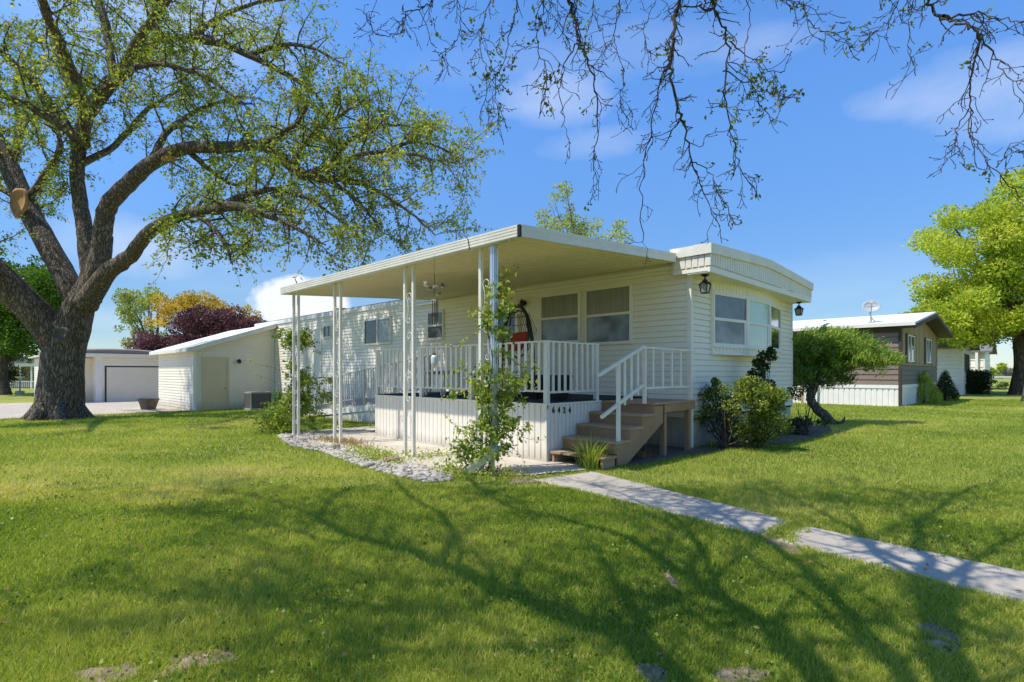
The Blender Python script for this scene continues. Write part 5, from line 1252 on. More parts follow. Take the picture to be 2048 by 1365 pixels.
for path, D_, r0, dens, leafy in HANG:
    P = [at_d(px, py, D_+0.25*math.sin(i*1.3)) for i, (px, py) in enumerate(path)]
    if path[0][1] < 0:     # join the nearest limb overhead
        q = min(allp, key=lambda a: (a[0]-P[0]).length)[0]
        P = [q, q.lerp(P[0], 0.5)+Vector((0,0,0.35))]+P
    pts = catmull(P, 6); n = len(pts)
    rad = [max(0.0040, 0.95*r0*(1-0.9*(i/(n-1))**0.75))*random.uniform(0.9,1.18) for i in range(n)]
    pts = [p+rv(0.013) for p in pts]
    wood.tube(pts, rad, 7, False)
    for i in range(4, n-1):
        e = pts[i+1]-pts[i]
        for _ in range(2):
            if random.random() > 0.50*dens: continue
            d = (perp(e)*random.uniform(0.5,1.0)+e.normalized()*0.7+Vector((0,0,-0.25))).normalized()
            p2, r2 = grow(pts[i].lerp(pts[i+1], random.random()), d, random.uniform(0.10,0.42), min(rad[i]*0.65, 0.0075), 0.055, 0.34, -0.05, 0.0030)
            wood.tube(p2, r2, 4, False)
            for j in range(1, len(p2)-1):
                if random.random() < 0.55:
                    e2 = p2[j+1]-p2[j]; p3, r3 = grow(p2[j], perp(e2)+e2.normalized(), random.uniform(0.025,0.11), 0.0036, 0.03, 0.35, -0.02, 0.0026)
                    wood.tube(p3, r3, 3, False)
                    if random.random() < 0.8: wood.tube([p3[-1], p3[-1]+(p3[-1]-p3[-2]).normalized()*0.014], [0.0062,0.0036], 4)
                    if random.random() < leafy:
                        for _k in range(random.randint(3,7)): lvb.at(p3[-1]+rv(0.018), rv(1)+Vector((0,0,-0.3)), random.uniform(0.025,0.055), random.random())
wood.build('trunk', M['bark2'], ot, smooth=True)
lvb.P += lv.P; lvb.D += lv.D; lvb.S += lv.S; lvb.C += lv.C
lvb.build('crown', M['lf_plane'], ot, 0.62, 0.25)

# ---- trees farther off
def lobed_tree(name, label, base, trunk_r, th, crown_lobes, n, size, mat, limbs=8, barkm='bark_far', group=None, lean=(0,0), up=0.3, tone=0.5, width=0.6, tops=None):
    t = thing(name, base, label, 'tree', group); wd = MB(); lv = Leaves(); base = Vector(base)
    fk = base+Vector((lean[0], lean[1], th))
    wd.tube(catmull([base+Vector((0,0,-0.2)), base+Vector((0,0,0.5)), base.lerp(fk, 0.5)+rv(0.1), fk], 4), lerp_list([trunk_r*1.6, trunk_r*1.1, trunk_r*0.95, trunk_r*0.8], 4), 14)
    tot = sum(l[1]**2 for l in crown_lobes)
    for i, (c, r) in enumerate(crown_lobes):
        c = Vector(c)
        if i % max(1, len(crown_lobes)//max(limbs, 1)) == 0 and limbs:
            wd.tube(catmull([fk, fk.lerp(c, 0.5)+Vector((0,0,0.1*(c-fk).length))+rv(0.15), c], 5), lerp_list([trunk_r*0.45, trunk_r*0.22, trunk_r*0.05], 5), 6)
            for _ in range(5):
                p2, r2 = grow(fk.lerp(c, random.uniform(0.5,1)), rv(1)+Vector((0,0,0.2)), r*1.3, trunk_r*0.10, r*0.25, 0.2, 0, 0.01); wd.tube(p2, r2, 4, False)
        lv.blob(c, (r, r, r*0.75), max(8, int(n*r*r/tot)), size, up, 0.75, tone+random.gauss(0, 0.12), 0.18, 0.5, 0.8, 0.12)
    wd.build('trunk', M[barkm], t, smooth=True); lv.build('crown', mat, t, width, 0.2); return t
def lobes_px(regs, D, dz, per=8, rmin=0.4, rmax=0.9):
    """lobes filling ellipses given as (px, py, rx, ry) at distance D with depth spread dz"""
    out = []
    for px, py, rx, ry, k in regs:
        for _ in range(k):
            a = random.uniform(0, 2*pi); q = math.sqrt(random.random()); dd = random.uniform(-dz, dz)
            out.append((at_d(px+rx*q*math.cos(a), py+ry*q*math.sin(a), D+dd), random.uniform(rmin, rmax)))
    return out
MD = 37.0; mbse = on_z(2038, 782+0, 0); mbse = at_d(2037, 746+EYE*FPX/MD, MD); mbse.z = 0
ml = lobes_px([(2000,440,70,45,12),(1975,520,105,60,22),(1960,600,110,60,30),(1965,645,108,24,20),(2080,470,110,80,26),(2100,590,120,90,26),(1880,480,28,20,6),(1870,600,35,40,9),(1855,655,25,18,6),(1905,440,18,14,5),(2060,385,60,20,9),(2120,660,90,25,10),(1925,668,45,8,4)], MD, 4.0, rmin=0.6, rmax=1.25)
lobed_tree('maple_tree', 'large bright green maple standing at the right edge beyond the homes', mbse, 0.42, 4.0, ml, 70000, 0.20, M['lf_maple'], 26)
eb = at_d(2058, 807, 27.5); eb.z = 0
el = lobes_px([(2260,380,90,120,14),(2250,560,60,50,6)], 27.5, 2.0, rmin=0.8, rmax=1.3)
lobed_tree('edge_tree', 'flared grey trunk rising at the extreme right edge of the lawn', eb, 0.22, 5.0, el, 9000, 0.2, M['lf_maple'], 6, lean=(1.2*RT[0], 1.2*RT[1]))
# behind the home
pb = rd(5.0, 38, gzf(25, 30))
pl_ = lobes_px([(1120,392,22,22,8),(1115,430,42,26,14),(1140,455,58,24,16),(1180,470,45,16,10),(1232,455,16,24,6),(1235,480,25,12,5),(1088,440,20,14,5)], 38, 1.5, rmin=0.22, rmax=0.5)
lobed_tree('poplar_tree', 'loose pale tree top showing above the porch roof', pb, 0.18, 6, pl_, 3300, 0.16, M['lf_pale'], 14)
# behind the shed and garage
b_ = rd(-18.2, 37, -0.28)
lobed_tree('purple_plum', 'dark purple plum tree behind the shed roof', b_, 0.22, 1.6, lobes_px([(330,680,50,22,9),(400,655,65,28,16),(445,640,45,22,10),(490,650,35,22,8),(510,668,25,14,5),(300,690,22,14,4),(380,690,60,20,8),(470,680,50,20,8)], 37, 2.2, rmin=0.5, rmax=0.85), 26000, 0.15, M['lf_purple'], 14)
b_ = rd(-26.5, 47, -0.28)
lobed_tree('locust_tree', 'golden yellow tree rising behind the purple plum', b_, 0.25, 3.0, lobes_px([(350,612,50,20,20),(395,608,40,20,16),(330,640,34,18,10),(430,620,24,12,6),(470,622,35,10,7),(505,640,18,14,5)], 47, 2.0, rmin=0.28, rmax=0.62), 7500, 0.17, M['lf_yellow'], 12)
b_ = rd(-33, 50, -0.28)
lobed_tree('pale_tree', 'loose pale green tree between trunk and golden tree', b_, 0.25, 3.0, lobes_px([(265,610,36,26,16),(270,650,38,24,12),(295,600,28,16,9),(250,590,20,12,6),(300,680,40,14,10),(275,690,30,10,6)], 50, 2.0, rmin=0.28, rmax=0.7), 6500, 0.18, M['lf_pale'], 12)
b_ = rd(-41, 43.5, -0.28)
lobed_tree('broadleaf_tree', 'deep green tree at the left edge behind the big trunk', b_, 0.42, 3.2, lobes_px([(20,580,60,50,14),(60,600,60,45,14),(0,650,60,40,12),(70,650,50,35,10),(-40,560,60,60,10),(30,690,45,22,8),(95,560,35,35,6),(120,610,30,25,5)], 43.5, 3.5, rmin=0.8, rmax=1.4), 30000, 0.24, M['lf_green'], 12)
b_ = at_d(5, 783, 46); b_.z = -0.28
sh = thing('dark_evergreen', b_, 'dark clipped evergreen at the far left edge of the lawn', 'shrub')
lv = Leaves()
for _ in range(22): lv.blob(b_+Vector((random.gauss(0,0.5),random.gauss(0,0.5),random.uniform(0.4,3.4))), random.uniform(0.5,0.8), 240, 0.15, 0.4, tone=0.35)
lv.build('foliage', M['lf_spruce2'], sh, 0.5)
m = MB(); m.tube([b_, b_+Vector((0,0,2.5))], [0.12,0.05], 6); m.build('stem', M['bark_far'], sh)
for i, (px, py, D_, wpx, hpx, mt_, lab) in enumerate([(1995,745,150,22,18,'lf_maple','far green tree beyond the field at right'),(2022,752,150,26,14,'lf_white','far whitish blossoming bushes below the maple'),(1985,758,140,14,8,'lf_pale','far low scrub beside the far green tree')]):
    b_ = at_d(px, 746+EYE*FPX/D_, D_); b_.z = 0; k_ = D_/FPX
    lb = lobes_px([(px, py-2, wpx, hpx*0.6, 9)], D_, 3.0, rmin=hpx*k_*0.3, rmax=hpx*k_*0.55)
    lobed_tree('far_tree', lab, b_, 0.3, 0.8, lb, 2600, 0.55, M[mt_], 4, group='far trees beyond the field')

# ---- shrubs
def shrub(name, label, base, clumps, mat, size, stems=8, width=0.5, cat='shrub', up=0.35, bark='bark2', D=None, stemr=0.012, tone=0.5, shell=0.35):
    t = thing(name, base, label, cat); lv = Leaves(); wd = MB(); base = Vector(base)
    for px, py, rx, ry, n, dd in clumps:
        k_ = (D+dd)/FPX; c = at_d(px, py, D+dd)
        for _ in range(max(1, n//90)):
            o = rv(0.45); o = Vector((o.x*rx*k_, o.y*rx*k_, o.z*ry*k_))
            lv.blob(c+o, (rx*k_*0.5, rx*k_*0.5, ry*k_*0.5), 90, size, up, 1, tone+random.gauss(0,0.12), 0.2, shell, 0.7, 0.1)
        if stems:
            for _ in range(max(1, stems//len(clumps))):
                e = c+Vector((random.gauss(0,rx*k_*0.4),random.gauss(0,rx*k_*0.4),random.gauss(0,ry*k_*0.3)))
                wd.tube(catmull([base+rv(0.05), base.lerp(e,0.5)+rv(0.06), e], 4), lerp_list([stemr,stemr*0.7,stemr*0.35], 4), 5, False)
    lv.build('foliage', mat, t, width, 0.2)
    if wd.v: wd.build('stem', M[bark], t, smooth=True)
    return t
shrub('green_shrub', 'rounded leafy shrub with sunlit yellow green top under the bow window', on_z(1515,897), [(1500,792,36,24,1900,-0.75),(1540,800,34,28,1900,-0.6),(1520,835,46,26,1500,-0.4),(1562,835,24,30,800,0.1),(1530,860,40,22,1000,0.3)], M['lf_shrub'], 0.055, 26, 0.6, D=11.0, tone=0.6)
shrub('dark_shrub', 'dark open shrub with bare lower stems beside the porch landing', on_z(1452,899), [(1430,795,32,28,1000,0),(1414,825,24,24,700,0),(1455,845,36,34,1300,0),(1428,765,12,12,220,0),(1485,868,46,24,1100,-0.1),(1462,790,22,20,500,0.1)], M['lf_shrub'], 0.05, 30, 0.6, D=10.9, tone=0.35, stemr=0.016)
shrub('climbing_rose', 'tall dark-leaved rose stem climbing in front of the bow window', on_z(1535,880), [(1540,712,13,18,190,0),(1532,735,17,16,190,0),(1520,755,22,18,270,0),(1500,765,20,20,280,0),(1547,770,18,16,190,0.1),(1548,698,8,10,90,0)], M['lf_dark'], 0.075, 10, 0.7, D=11.9, stemr=0.012)
shrub('red_rose_bush', 'sparse dark rose bush in front of the crooked juniper trunk', on_z(1610,872), [(1600,790,22,22,240,0),(1625,780,16,20,200,0),(1640,770,10,14,120,0),(1600,840,26,22,420,0),(1580,860,24,14,300,0),(1625,850,22,16,240,0.2)], M['lf_dark'], 0.065, 20, 0.65, D=13.3, stemr=0.010)
# daylily clump beside the lowest step
def tuft(name, label, base, n, Ln, wd_, mat, spread=0.22, cat='plant'):
    t = thing(name, base, label, cat); V = []; R = []
    for _ in range(n):
        a = random.uniform(0, 2*pi); out = Vector((math.cos(a), math.sin(a), 0)); p = Vector(base)+out*random.uniform(0, spread*0.6); l = Ln*random.uniform(0.5,1.1); tl = random.uniform(0.15,1.0)
        sd = Vector((-out.y, out.x, 0))*wd_; pr = None; tone = random.random()
        for k in range(6):
            f = k/5; q = p+out*(l*tl*f*f*0.8+0.03*f)+Vector((0,0,l*(f-0.42*tl*f*f*1.1))); w2 = (1-f)**0.7+0.03
            cu_ = (q-sd*w2, q+sd*w2)
            if pr: V.append([pr[0], pr[1], cu_[1], cu_[0]]); R.append(tone)
            pr = cu_
    np_mesh('leaves', np.array([[tuple(v) for v in f] for f in V]), 4, mat, t, np.array(R)); return t
tuft('daylily', 'arching strap-leaved daylily clump beside the lowest wooden step', on_z(1180,936), 260, 0.60, 0.010, M['lf_vine'], 0.34)
tuft('daylily', 'small wispy grass clump under the porch landing', on_z(1288,918), 40, 0.32, 0.004, M['lf_dry'], 0.2)
tuft('daylily', 'low green sprout in the soil at the house corner', on_z(1425,897), 40, 0.24, 0.006, M['lf_vine2'], 0.15)
# vines on the first and last porch posts
def vine(name, label, base, path, clumps, shoots, D, size, mat, dens=1.0):
    t = thing(name, base, label, 'vine'); wd = MB(); lv = Leaves(); k0 = D/FPX
    for s_ in range(7):
        pts = [at_d(px+random.gauss(0, 5), py+random.gauss(0, 3), D+random.gauss(0, 0.06)) for px, py in path]
        pts[0] = Vector(base)+rv(0.05); pts[0].z = 0.0
        wd.tube(catmull(pts, 4), lerp_list([0.011]+[0.007]*(len(pts)-2)+[0.003], 4), 5, False)
    for px, py, rx, ry, n in clumps:
        for _ in range(max(1, int(n*dens)//24)):
            c = at_d(px+random.gauss(0, rx*0.5), py+random.gauss(0, ry*0.5), D+random.gauss(0, rx*k0*0.4))
            p2, r2 = grow(c, rv(1)+Vector((0,0,0.3)), random.uniform(0.12,0.32), 0.003, 0.06, 0.25, -0.04, 0.002); wd.tube(p2, r2, 3, False)
            tn = 0.45+random.gauss(0, 0.15)
            for q in p2:
                for _k in range(24//len(p2)+1): lv.at(q+rv(0.045), rv(0.8)+Vector((0,0,-0.15))-fwd*0.3, size*random.uniform(0.5,1.3), min(1,max(0,tn+random.gauss(0,0.2))))
    for path2, n in shoots:
        pts = catmull([at_d(px, py, D+random.gauss(0,0.05)) for px, py in path2], 5); wd.tube(pts, [0.0035-0.002*i/len(pts) for i in range(len(pts))], 4, False)
        for _ in range(n): lv.at(random.choice(pts[2:])+rv(0.02), rv(0.9), size*random.uniform(0.5,1.0), random.uniform(0.5,1))
    lv.build('leaves', mat, t, 0.55, 0.22); wd.build('stem', M['bark2'], t, smooth=True); return t
vine('climbing_vine', 'bright leafy vine climbing the corner porch post in front', on_z(975,943),
     [(975,943),(985,880),(978,800),(990,720),(984,650),(992,590)],
     [(1003,572,9,8,60),(975,578,8,12,45),(990,595,14,14,110),(995,620,18,14,150),(985,640,18,14,150),(1000,655,18,12,120),(1020,620,12,10,45),(965,655,9,8,40),(1006,685,12,10,50),(1012,700,8,10,40),(985,740,8,20,50),
      (935,735,8,20,60),(990,760,26,22,220),(955,770,24,16,170),(1030,775,26,18,240),(1000,800,30,24,330),(965,805,25,18,200),(985,845,34,26,360),(960,865,28,22,260),(1010,860,24,22,240),(985,895,34,20,330),(950,905,26,22,230),(925,925,22,16,150),(1040,880,12,18,55),(1035,760,10,10,60),(1050,800,10,8,50),(920,800,14,10,50),(905,945,24,8,60)],
     [([(1000,700),(1030,725),(1060,738),(1085,735)],26),([(1020,770),(1045,765),(1070,772)],10),([(990,650),(960,665),(930,680),(905,692),(870,690)],26),([(1030,870),(1065,880),(1090,880)],10),([(940,780),(905,790),(880,800)],10),([(950,860),(910,850),(888,830)],10),([(1000,880),(1040,910),(1050,935)],12)], 8.05, 0.078, M['lf_vine'], 0.8)
vine('climbing_vine', 'dense dark leafy vine with long side shoots smothering the last porch post', on_z(583,866),
     [(583,866),(590,820),(588,770),(585,720),(590,665)],
     [(580,672,22,12,260),(605,672,16,12,200),(572,690,14,12,80),(596,690,20,12,130),(612,700,14,14,60),(588,735,16,16,110),(600,752,30,14,200),(620,765,28,16,190),(590,780,28,18,240),(575,805,34,20,300),(610,800,34,22,320),(640,790,16,18,90),(560,825,34,18,260),(590,830,38,18,320),(620,825,24,14,150),(545,845,34,14,220),(580,850,34,12,220),(520,855,24,8,80),(650,805,12,12,40)],
     [([(605,690),(625,700),(640,708)],16),([(570,745),(545,735),(518,730),(498,722)],16),([(565,770),(540,760),(510,748),(498,742)],14),([(640,790),(655,800),(665,815)],10),([(540,840),(500,838),(470,830)],12),([(620,760),(645,755),(655,765)],10)], 13.4, 0.09, M['lf_vine'], 1.1)

# juniper with its crooked trunk
jb = on_z(1664,850); JD = jb.x*FW[0]+jb.y*FW[1]
jn = thing('juniper', jb, 'crooked juniper with flat wind-swept green crown beside the home', 'juniper')
wd = MB()
jp = catmull([at_d(px, py, JD+d) for px, py, d in ((1672,856,0),(1662,848,0),(1648,832,0.05),(1630,814,0.1),(1621,796,0.1),(1628,774,0.1),(1638,755,0.1),(1650,735,0.1))], 5)
wd.tube([p+rv(0.012) for p in jp], lerp_list([0.19,0.165,0.14,0.125,0.12,0.125,0.11,0.07], 5), 12)
for pth, r0 in (([(1628,770),(1610,764),(1588,768),(1570,760)],0.08),([(1640,752),(1690,740),(1740,728)],0.06),([(1636,755),(1610,730),(1600,705)],0.06),([(1650,735),(1680,705),(1700,690)],0.05),([(1672,852),(1684,846),(1690,834)],0.05)):
    pp = catmull([at_d(px, py, JD+0.1) for px, py in pth], 4); wd.tube(pp, lerp_list([r0]*(len(pth)-1)+[r0*0.3], 4), 8)
wd.build('trunk', M['bark'], jn, smooth=True)
lv = Leaves(); k0 = JD/FPX
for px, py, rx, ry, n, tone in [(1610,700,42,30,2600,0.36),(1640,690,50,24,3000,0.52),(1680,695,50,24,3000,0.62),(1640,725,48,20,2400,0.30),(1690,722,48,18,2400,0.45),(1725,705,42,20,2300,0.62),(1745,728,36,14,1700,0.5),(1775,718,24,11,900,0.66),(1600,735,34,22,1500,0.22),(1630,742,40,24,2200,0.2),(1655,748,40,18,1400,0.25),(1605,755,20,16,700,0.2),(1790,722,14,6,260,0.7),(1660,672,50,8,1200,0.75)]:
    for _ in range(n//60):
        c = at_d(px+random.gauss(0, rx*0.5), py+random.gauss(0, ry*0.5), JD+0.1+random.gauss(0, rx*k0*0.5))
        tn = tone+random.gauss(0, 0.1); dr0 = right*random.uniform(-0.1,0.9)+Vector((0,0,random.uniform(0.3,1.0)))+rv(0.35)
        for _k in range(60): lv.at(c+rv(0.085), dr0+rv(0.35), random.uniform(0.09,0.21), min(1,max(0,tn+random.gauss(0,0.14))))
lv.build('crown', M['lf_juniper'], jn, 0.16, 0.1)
# two conical spruces, clipped hedge, low plants by the neighbours
def cone_shrub(label, base, h, r, mat):
    t = thing('conical_spruce', base, label, 'spruce'); lv = Leaves(); base = Vector(base)
    for k in range(150):
        f = (k+0.5)/150; f = 1-math.sqrt(1-f); z = h*f; rr = r*min(1.0, 0.8+f*2)*(1-f)**1.05+0.01; a = k*2.39996
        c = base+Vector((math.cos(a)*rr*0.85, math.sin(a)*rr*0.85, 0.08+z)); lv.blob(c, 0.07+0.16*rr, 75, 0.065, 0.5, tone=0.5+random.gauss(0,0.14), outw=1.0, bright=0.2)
    lv.build('foliage', mat, t, 0.3)
    m = MB(); m.tube([base-Vector((0,0,0.1)), base+Vector((0,0,h*0.9))], [0.08,0.02], 7); m.build('stem', M['bark_far'], t)
cone_shrub('lime green conical spruce at the corner of the brown home', at_d(1848,805,26.6)*1.0, 1.5, 0.78, M['lf_spruce'])
cone_shrub('dark shaded conical spruce standing right of the lime green one', at_d(1890,801,28.5), 1.52, 0.62, M['lf_spruce2'])
hb = at_d(1950,785,38)
hg = thing('clipped_hedge', hb, 'dark clipped hedge block in front of the white home', 'hedge'); lv = Leaves()
for px in np.linspace(1932, 1973, 9):
    for py in (780,772,764,756,750): 
        for dd in (0,1.0): lv.blob(at_d(px+random.gauss(0,1.5), py+random.gauss(0,1.5), 38+dd), 0.36, 90, 0.11, 0.5, tone=0.5+random.gauss(0,0.12))
lv.build('foliage', M['lf_spruce2'], hg, 0.55)
m = MB()
for px in (1940,1950,1962): p = at_d(px,783,38.4); p.z = 0; m.tube([p, p+Vector((0,0,0.9))], 0.05, 6)
m.build('stem', M['bark_far'], hg)
shrub('low_plant', 'low grey green perennials between hedge and maple trunk', at_d(1995,781,41), [(1985,774,14,6,240,0),(2005,772,16,7,300,0),(1998,768,10,5,120,0)], M['lf_pale'], 0.12, 0, 0.5, 'plant', D=41)

# ---- river stones, weeds
def inside(poly, x, y):
    c = np.zeros(np.shape(x), bool); n = len(poly); j = n-1
    for i in range(n):
        xi, yi = poly[i][0], poly[i][1]; xj, yj = poly[j][0], poly[j][1]
        c ^= ((yi > y) != (yj > y)) & (x < (xj-xi)*(y-yi)/(yj-yi+1e-12)+xi); j = i
    return c
def stone_geo(m, c, s, fl):
    nu, nv = 9, 6; ph = [random.uniform(0, 6.28) for _ in range(4)]; ax = (s*random.uniform(0.8,1.35), s*random.uniform(0.7,1.0), s*fl); rot = random.uniform(0, 2*pi); base = len(m.v)
    for j in range(nv+1):
        th = pi*j/nv
        for i in range(nu):
            a = 2*pi*i/nu; q = 1+0.13*math.sin(2*a+ph[0])*math.sin(th)+0.10*math.sin(3*a+ph[1])*math.sin(th)+0.08*math.cos(2*th+ph[2])
            x, y, z = ax[0]*q*math.sin(th)*math.cos(a), ax[1]*q*math.sin(th)*math.sin(a), ax[2]*q*math.cos(th)
            m.v.append((c[0]+x*math.cos(rot)-y*math.sin(rot), c[1]+x*math.sin(rot)+y*math.cos(rot), c[2]+z))
    for j in range(nv):
        for i in range(nu): m.f.append((base+j*nu+i, base+(j+1)*nu+i, base+(j+1)*nu+(i+1) % nu, base+j*nu+(i+1) % nu))
m = MB(); cnt = 0
bx0, bx1 = min(p[0] for p in ROCKBED), max(p[0] for p in ROCKBED); by0, by1 = min(p[1] for p in ROCKBED), max(p[1] for p in ROCKBED)
placed = []
while cnt < 1300:
    x, y = random.uniform(bx0, bx1), random.uniform(by0, by1)
    if not inside(ROCKBED, np.array(x), np.array(y)): continue
    cnt += 1; s = random.choice([0.02,0.025,0.03,0.04,0.045,0.06]); stone_geo(m, (x, y, 0.004+s*0.12), s, random.uniform(0.4,0.6))
o = m.build('river_stones', M['stone'], smooth=True); tag(o, 'bed of pale grey river stones along the patio edge', 'stones', kind='stuff')
for px, py, s, lab, mt_ in ((860,906,0,'','stone'),(668,898,0.13,'large flat pale stone at the middle of the stone bed','stone'),(785,924,0.12,'reddish brown stone at the foot of the second porch post','redbrown'),(576,878,0.10,'pale rounded stone at the far end of the stone bed','stone'),(735,935,0.11,'blunt grey stone at the lawn edge of the stone bed','stone')):
    if not s: continue
    m = MB(); p = on_z(px, py); stone_geo(m, (p.x, p.y, s*0.35), s, 0.5); tag(m.build('garden_stone', M[mt_], smooth=True), lab, 'stone', 'larger stones in the stone bed')
lvw = Leaves()
for px, py, n, sp in ((755,917,500,0.42),(735,908,200,0.3),(770,925,200,0.25),(905,945,260,0.3),(880,915,90,0.22),(845,918,80,0.2),(1010,955,160,0.25),(935,960,160,0.25)):
    c = on_z(px, py); 
    for _ in range(n): lvw.at((c.x+random.gauss(0,sp*0.5), c.y+random.gauss(0,sp), 0.01+abs(random.gauss(0,0.06))), rv(0.7)+Vector((0,0,0.5)), random.uniform(0.03,0.07), random.uniform(0.3,1))
tag(lvw.build('weeds', M['lf_vine'], None, 0.5), 'low green weeds along the stone bed and patio edge', 'weeds', kind='stuff')
lvd = Leaves()
for px, py, n, sp in ((690,886,420,0.45),(660,884,260,0.35),(715,897,160,0.3),(1000,950,120,0.3)):
    c = on_z(px, py)
    for _ in range(n): lvd.at((c.x+random.gauss(0,sp*0.4), c.y+random.gauss(0,sp), 0.01), rv(0.6)+Vector((0,0,0.9)), random.uniform(0.06,0.16), random.random())
tag(lvd.build('dry_weeds', M['lf_dry'], None, 0.10), 'dry tan weed stems at the second stretch of the stone bed', 'weeds', kind='stuff')
# exposed roots in the lawn
for pth, r0, lab in (([(290,1368),(340,1345),(400,1318),(455,1300)],0.05,'long exposed root with pale bark at the lower left of the lawn'),([(1336,1140),(1340,1160),(1348,1180)],0.035,'short exposed root in the middle of the lawn'),
                     ([(1435,1356),(1480,1350),(1530,1345)],0.03,'thin exposed root at the bottom edge right of the middle'),([(1285,1365),(1310,1352),(1330,1345)],0.035,'knotty root bump at the bottom edge near the middle'),([(1855,1295),(1885,1290),(1900,1300)],0.04,'pale root knob at the lower right of the lawn')):
    m = MB(); pts = catmull([on_z(px, py, 0.0) for px, py in pth], 6); n = len(pts)
    m.tube([p+Vector((random.gauss(0,0.012), random.gauss(0,0.012), 0.006+random.gauss(0,0.005))) for p in pts], [max(0.006, r0*math.sin(pi*(i+0.6)/(n+0.2))*random.uniform(0.6,1.25)) for i in range(n)], 9)
    m.v = [(v[0]+random.gauss(0,0.004), v[1]+random.gauss(0,0.004), v[2]*0.45+random.gauss(0,0.003)) for v in m.v]
    tag(m.build('exposed_root', M['root'], smooth=True), lab, 'root', 'roots showing in the lawn')

# bare soil around them and worn into the lawn
SOIL = []
for px, py, rx, ry in ((400,1322,0.22,0.05),(1340,1162,0.04,0.10),(1480,1352,0.16,0.04),(1308,1356,0.07,0.06),(1885,1296,0.08,0.05),(1880,1268,0.10,0.06),(145,852,0.5,0.18),(225,1350,0.18,0.05),(1050,962,0.25,0.10),(1250,925,0.5,0.12),(1560,1090,0.10,0.14)):
    c = on_z(px, py); poly = []
    for k in range(16):
        a = 2*pi*k/16; q = random.uniform(0.6,1.2); poly.append((c.x+RT[0]*rx*q*math.cos(a)+FW[0]*ry*q*math.sin(a)*2, c.y+RT[1]*rx*q*math.cos(a)+FW[1]*ry*q*math.sin(a)*2))
    SOIL.append(poly); sheet('soil', poly, 0.006, M['soil'])
# ---- the lawn's blades
def lownoise(x, y):
    return 0.5+0.5*(np.sin(x*0.9+1.3*np.sin(y*0.7))*0.35+np.sin(y*1.3+x*0.4+2)*0.3+np.sin(x*2.7-y*2.2+1)*0.2+np.sin(x*5.1+y*4.3)*0.15)
def lawn_blades(D0, D1, n, tri, hgt):
    u = RNG.random(n); D = (D0**0.4+u*(D1**0.4-D0**0.4))**2.5
    r = (RNG.random(n)*2-1)*(D*1.02+2.0)
    x = FW[0]*D+RT[0]*r; y = FW[1]*D+RT[1]*r
    ok = ~((x > WX-0.1) & (x < XR+0.05) & (y > WY)) & ~((x > 5.3) & (x < 10.2) & (y > 5.9) & (y < 13.35))
    def shrunk(P, k):
        cx_, cy_ = sum(p[0] for p in P)/len(P), sum(p[1] for p in P)/len(P)
        return [(p[0]+(cx_-p[0])/max(1e-6, math.hypot(cx_-p[0], cy_-p[1]))*k, p[1]+(cy_-p[1])/max(1e-6, math.hypot(cx_-p[0], cy_-p[1]))*k) for p in P]
    for poly in (PATIO, BED, ROCKBED): ok &= ~inside(poly, x, y)
    edge = 0.05*lownoise(x*9, y*9)
    for P in (P1, P2):
        a = shrunk([(p.x,p.y) for p in P], 0.05); b = shrunk([(p.x,p.y) for p in P], 0.13)
        ok &= ~(inside(a, x, y) & ((lownoise(x*6, y*6) < 0.55) | inside(b, x, y)))
    for P in SOIL: ok &= ~(inside(P, x, y) & (RNG.random(n) < 0.82))
    ok &= ~((y > 25.75) & (x < 10)) & ~((x > 6.7) & (y > 25.2)) & (np.hypot(x-B0.x, y-B0.y) > 0.75)
    ok &= ~((x > 8.5) & (y > 11) & (y < 19.5)) & ~((x > 28.9) & (y > 4.4))
    x, y, D = x[ok], y[ok], D[ok]; n = len(x)
    ln = lownoise(x, y); z = gz(x, y)
    h = hgt*(0.55+0.75*RNG.random(n))*(0.8+0.45*ln); wd_ = np.maximum(0.0036, 0.0014*D)*(0.7+0.6*RNG.random(n))
    a = RNG.random(n)*2*pi; la = RNG.random(n)*2*pi; lean = h*(0.15+0.75*RNG.random(n))
    sx, sy = np.cos(a)*wd_/2, np.sin(a)*wd_/2; lx, ly = np.cos(la)*lean, np.sin(la)*lean
    b = np.stack([x, y, z-0.003], 1); s = np.stack([sx, sy, 0*sx], 1); tip = b+np.stack([lx, ly, h], 1)
    dry = np.clip(lownoise(x*0.55+7, y*0.55-3)*2.2-1.15, 0, 1)
    rnd = np.clip(0.02+0.40*ln+0.34*RNG.random(n)+0.25*(RNG.random(n) < 0.08)+0.34*dry, 0, 1)
    if tri: return [(np.stack([b-s, b+s, tip], 1), rnd)]
    mid = b+np.stack([lx*0.32, ly*0.32, h*0.58], 1)
    return np.stack([b-s, b+s, mid+s*0.8, mid-s*0.8], 1), np.stack([mid-s*0.8, mid+s*0.8, tip], 1), rnd
Q, T3, r1 = lawn_blades(1.5, 7.0, 560000, False, 0.050)
far_ = lawn_blades(6.5, 30.0, 400000, True, 0.052)[0]
nq, n3, nf = len(Q), len(T3), len(far_[0])
V = np.concatenate([Q.reshape(-1,3), T3.reshape(-1,3), far_[0].reshape(-1,3)])
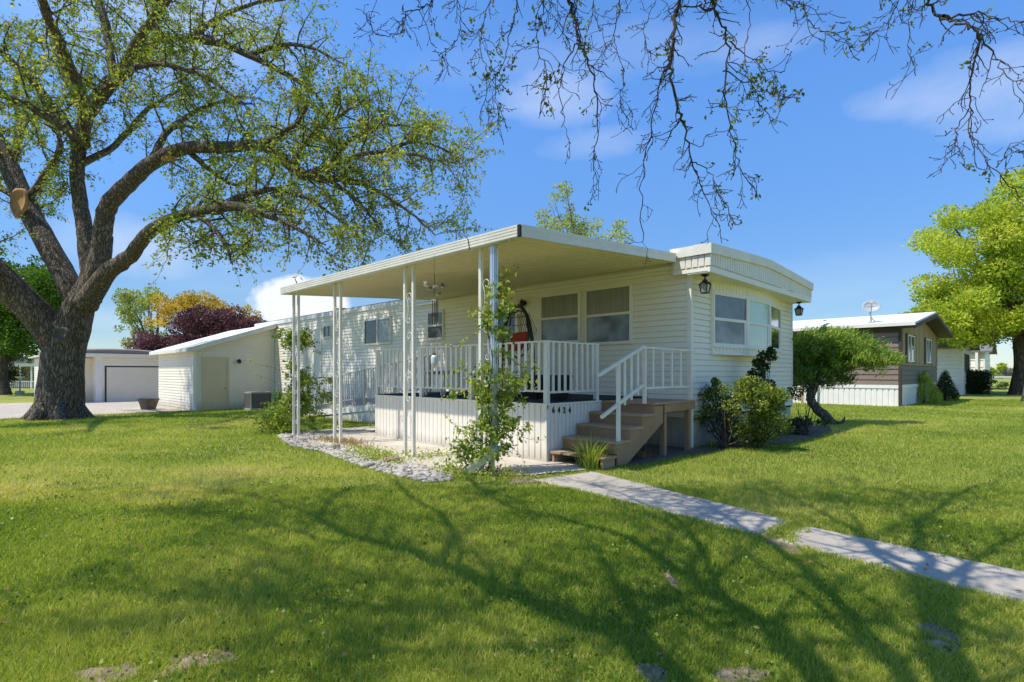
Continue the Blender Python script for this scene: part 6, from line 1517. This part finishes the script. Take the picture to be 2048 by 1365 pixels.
tot = np.concatenate([np.full(nq,4), np.full(n3+nf,3)]).astype(np.int32)
me = bpy.data.meshes.new('grass'); me.vertices.add(len(V)); me.vertices.foreach_set('co', V.astype(np.float32).ravel())
me.loops.add(len(V)); me.loops.foreach_set('vertex_index', np.arange(len(V), dtype=np.int32))
me.polygons.add(len(tot)); me.polygons.foreach_set('loop_start', np.concatenate([[0], np.cumsum(tot)[:-1]]).astype(np.int32))
at_ = me.attributes.new('rnd', 'FLOAT', 'FACE'); at_.data.foreach_set('value', np.concatenate([r1, r1, far_[1]]).astype(np.float32)); me.update(calc_edges=True)
tag(link('grass', me, M['lf_grass']), 'mown green lawn grass with drier yellowish patches', 'grass', kind='stuff')
# clover and broad-leaved weeds
lvc = Leaves()
for _ in range(260):
    D_ = random.uniform(2.0, 15)**1.0; r_ = random.uniform(-1.0, 1.0)*D_; p = rd(r_, D_)
    if (p.x > 5.0 and p.y > 1.4) or inside([(q.x,q.y) for q in P1], np.array(p.x), np.array(p.y)) or inside([(q.x,q.y) for q in P2], np.array(p.x), np.array(p.y)): continue
    s_ = random.uniform(0.05, 0.22)
    for _k in range(int(30+260*s_)): lvc.at((p.x+random.gauss(0,s_), p.y+random.gauss(0,s_), random.uniform(0.018,0.055)), rv(1)*0.8+Vector((0,0,0.25)), random.uniform(0.012,0.03), random.random())
tag(lvc.build('clover', M['lf_vine2'], None, 0.85, 0.1), 'patches of clover and broad-leaved weeds in the lawn', 'clover', kind='stuff')
# scattered dead leaves and twigs on it
lvf = Leaves()
for _ in range(900):
    D_ = random.uniform(2.2, 14); r_ = random.uniform(-1, 1)*D_; p = rd(r_, D_)
    if p.x > 5.2 and p.y > 1.5: continue
    lvf.at((p.x, p.y, random.uniform(0.02,0.05)), (random.gauss(0,1), random.gauss(0,1), random.gauss(0,0.25)), random.uniform(0.02,0.06), random.random())
tag(lvf.build('fallen_leaves', M['lf_dry'], None, 0.45), 'scattered dry leaves lying in the lawn', 'leaves', kind='stuff')
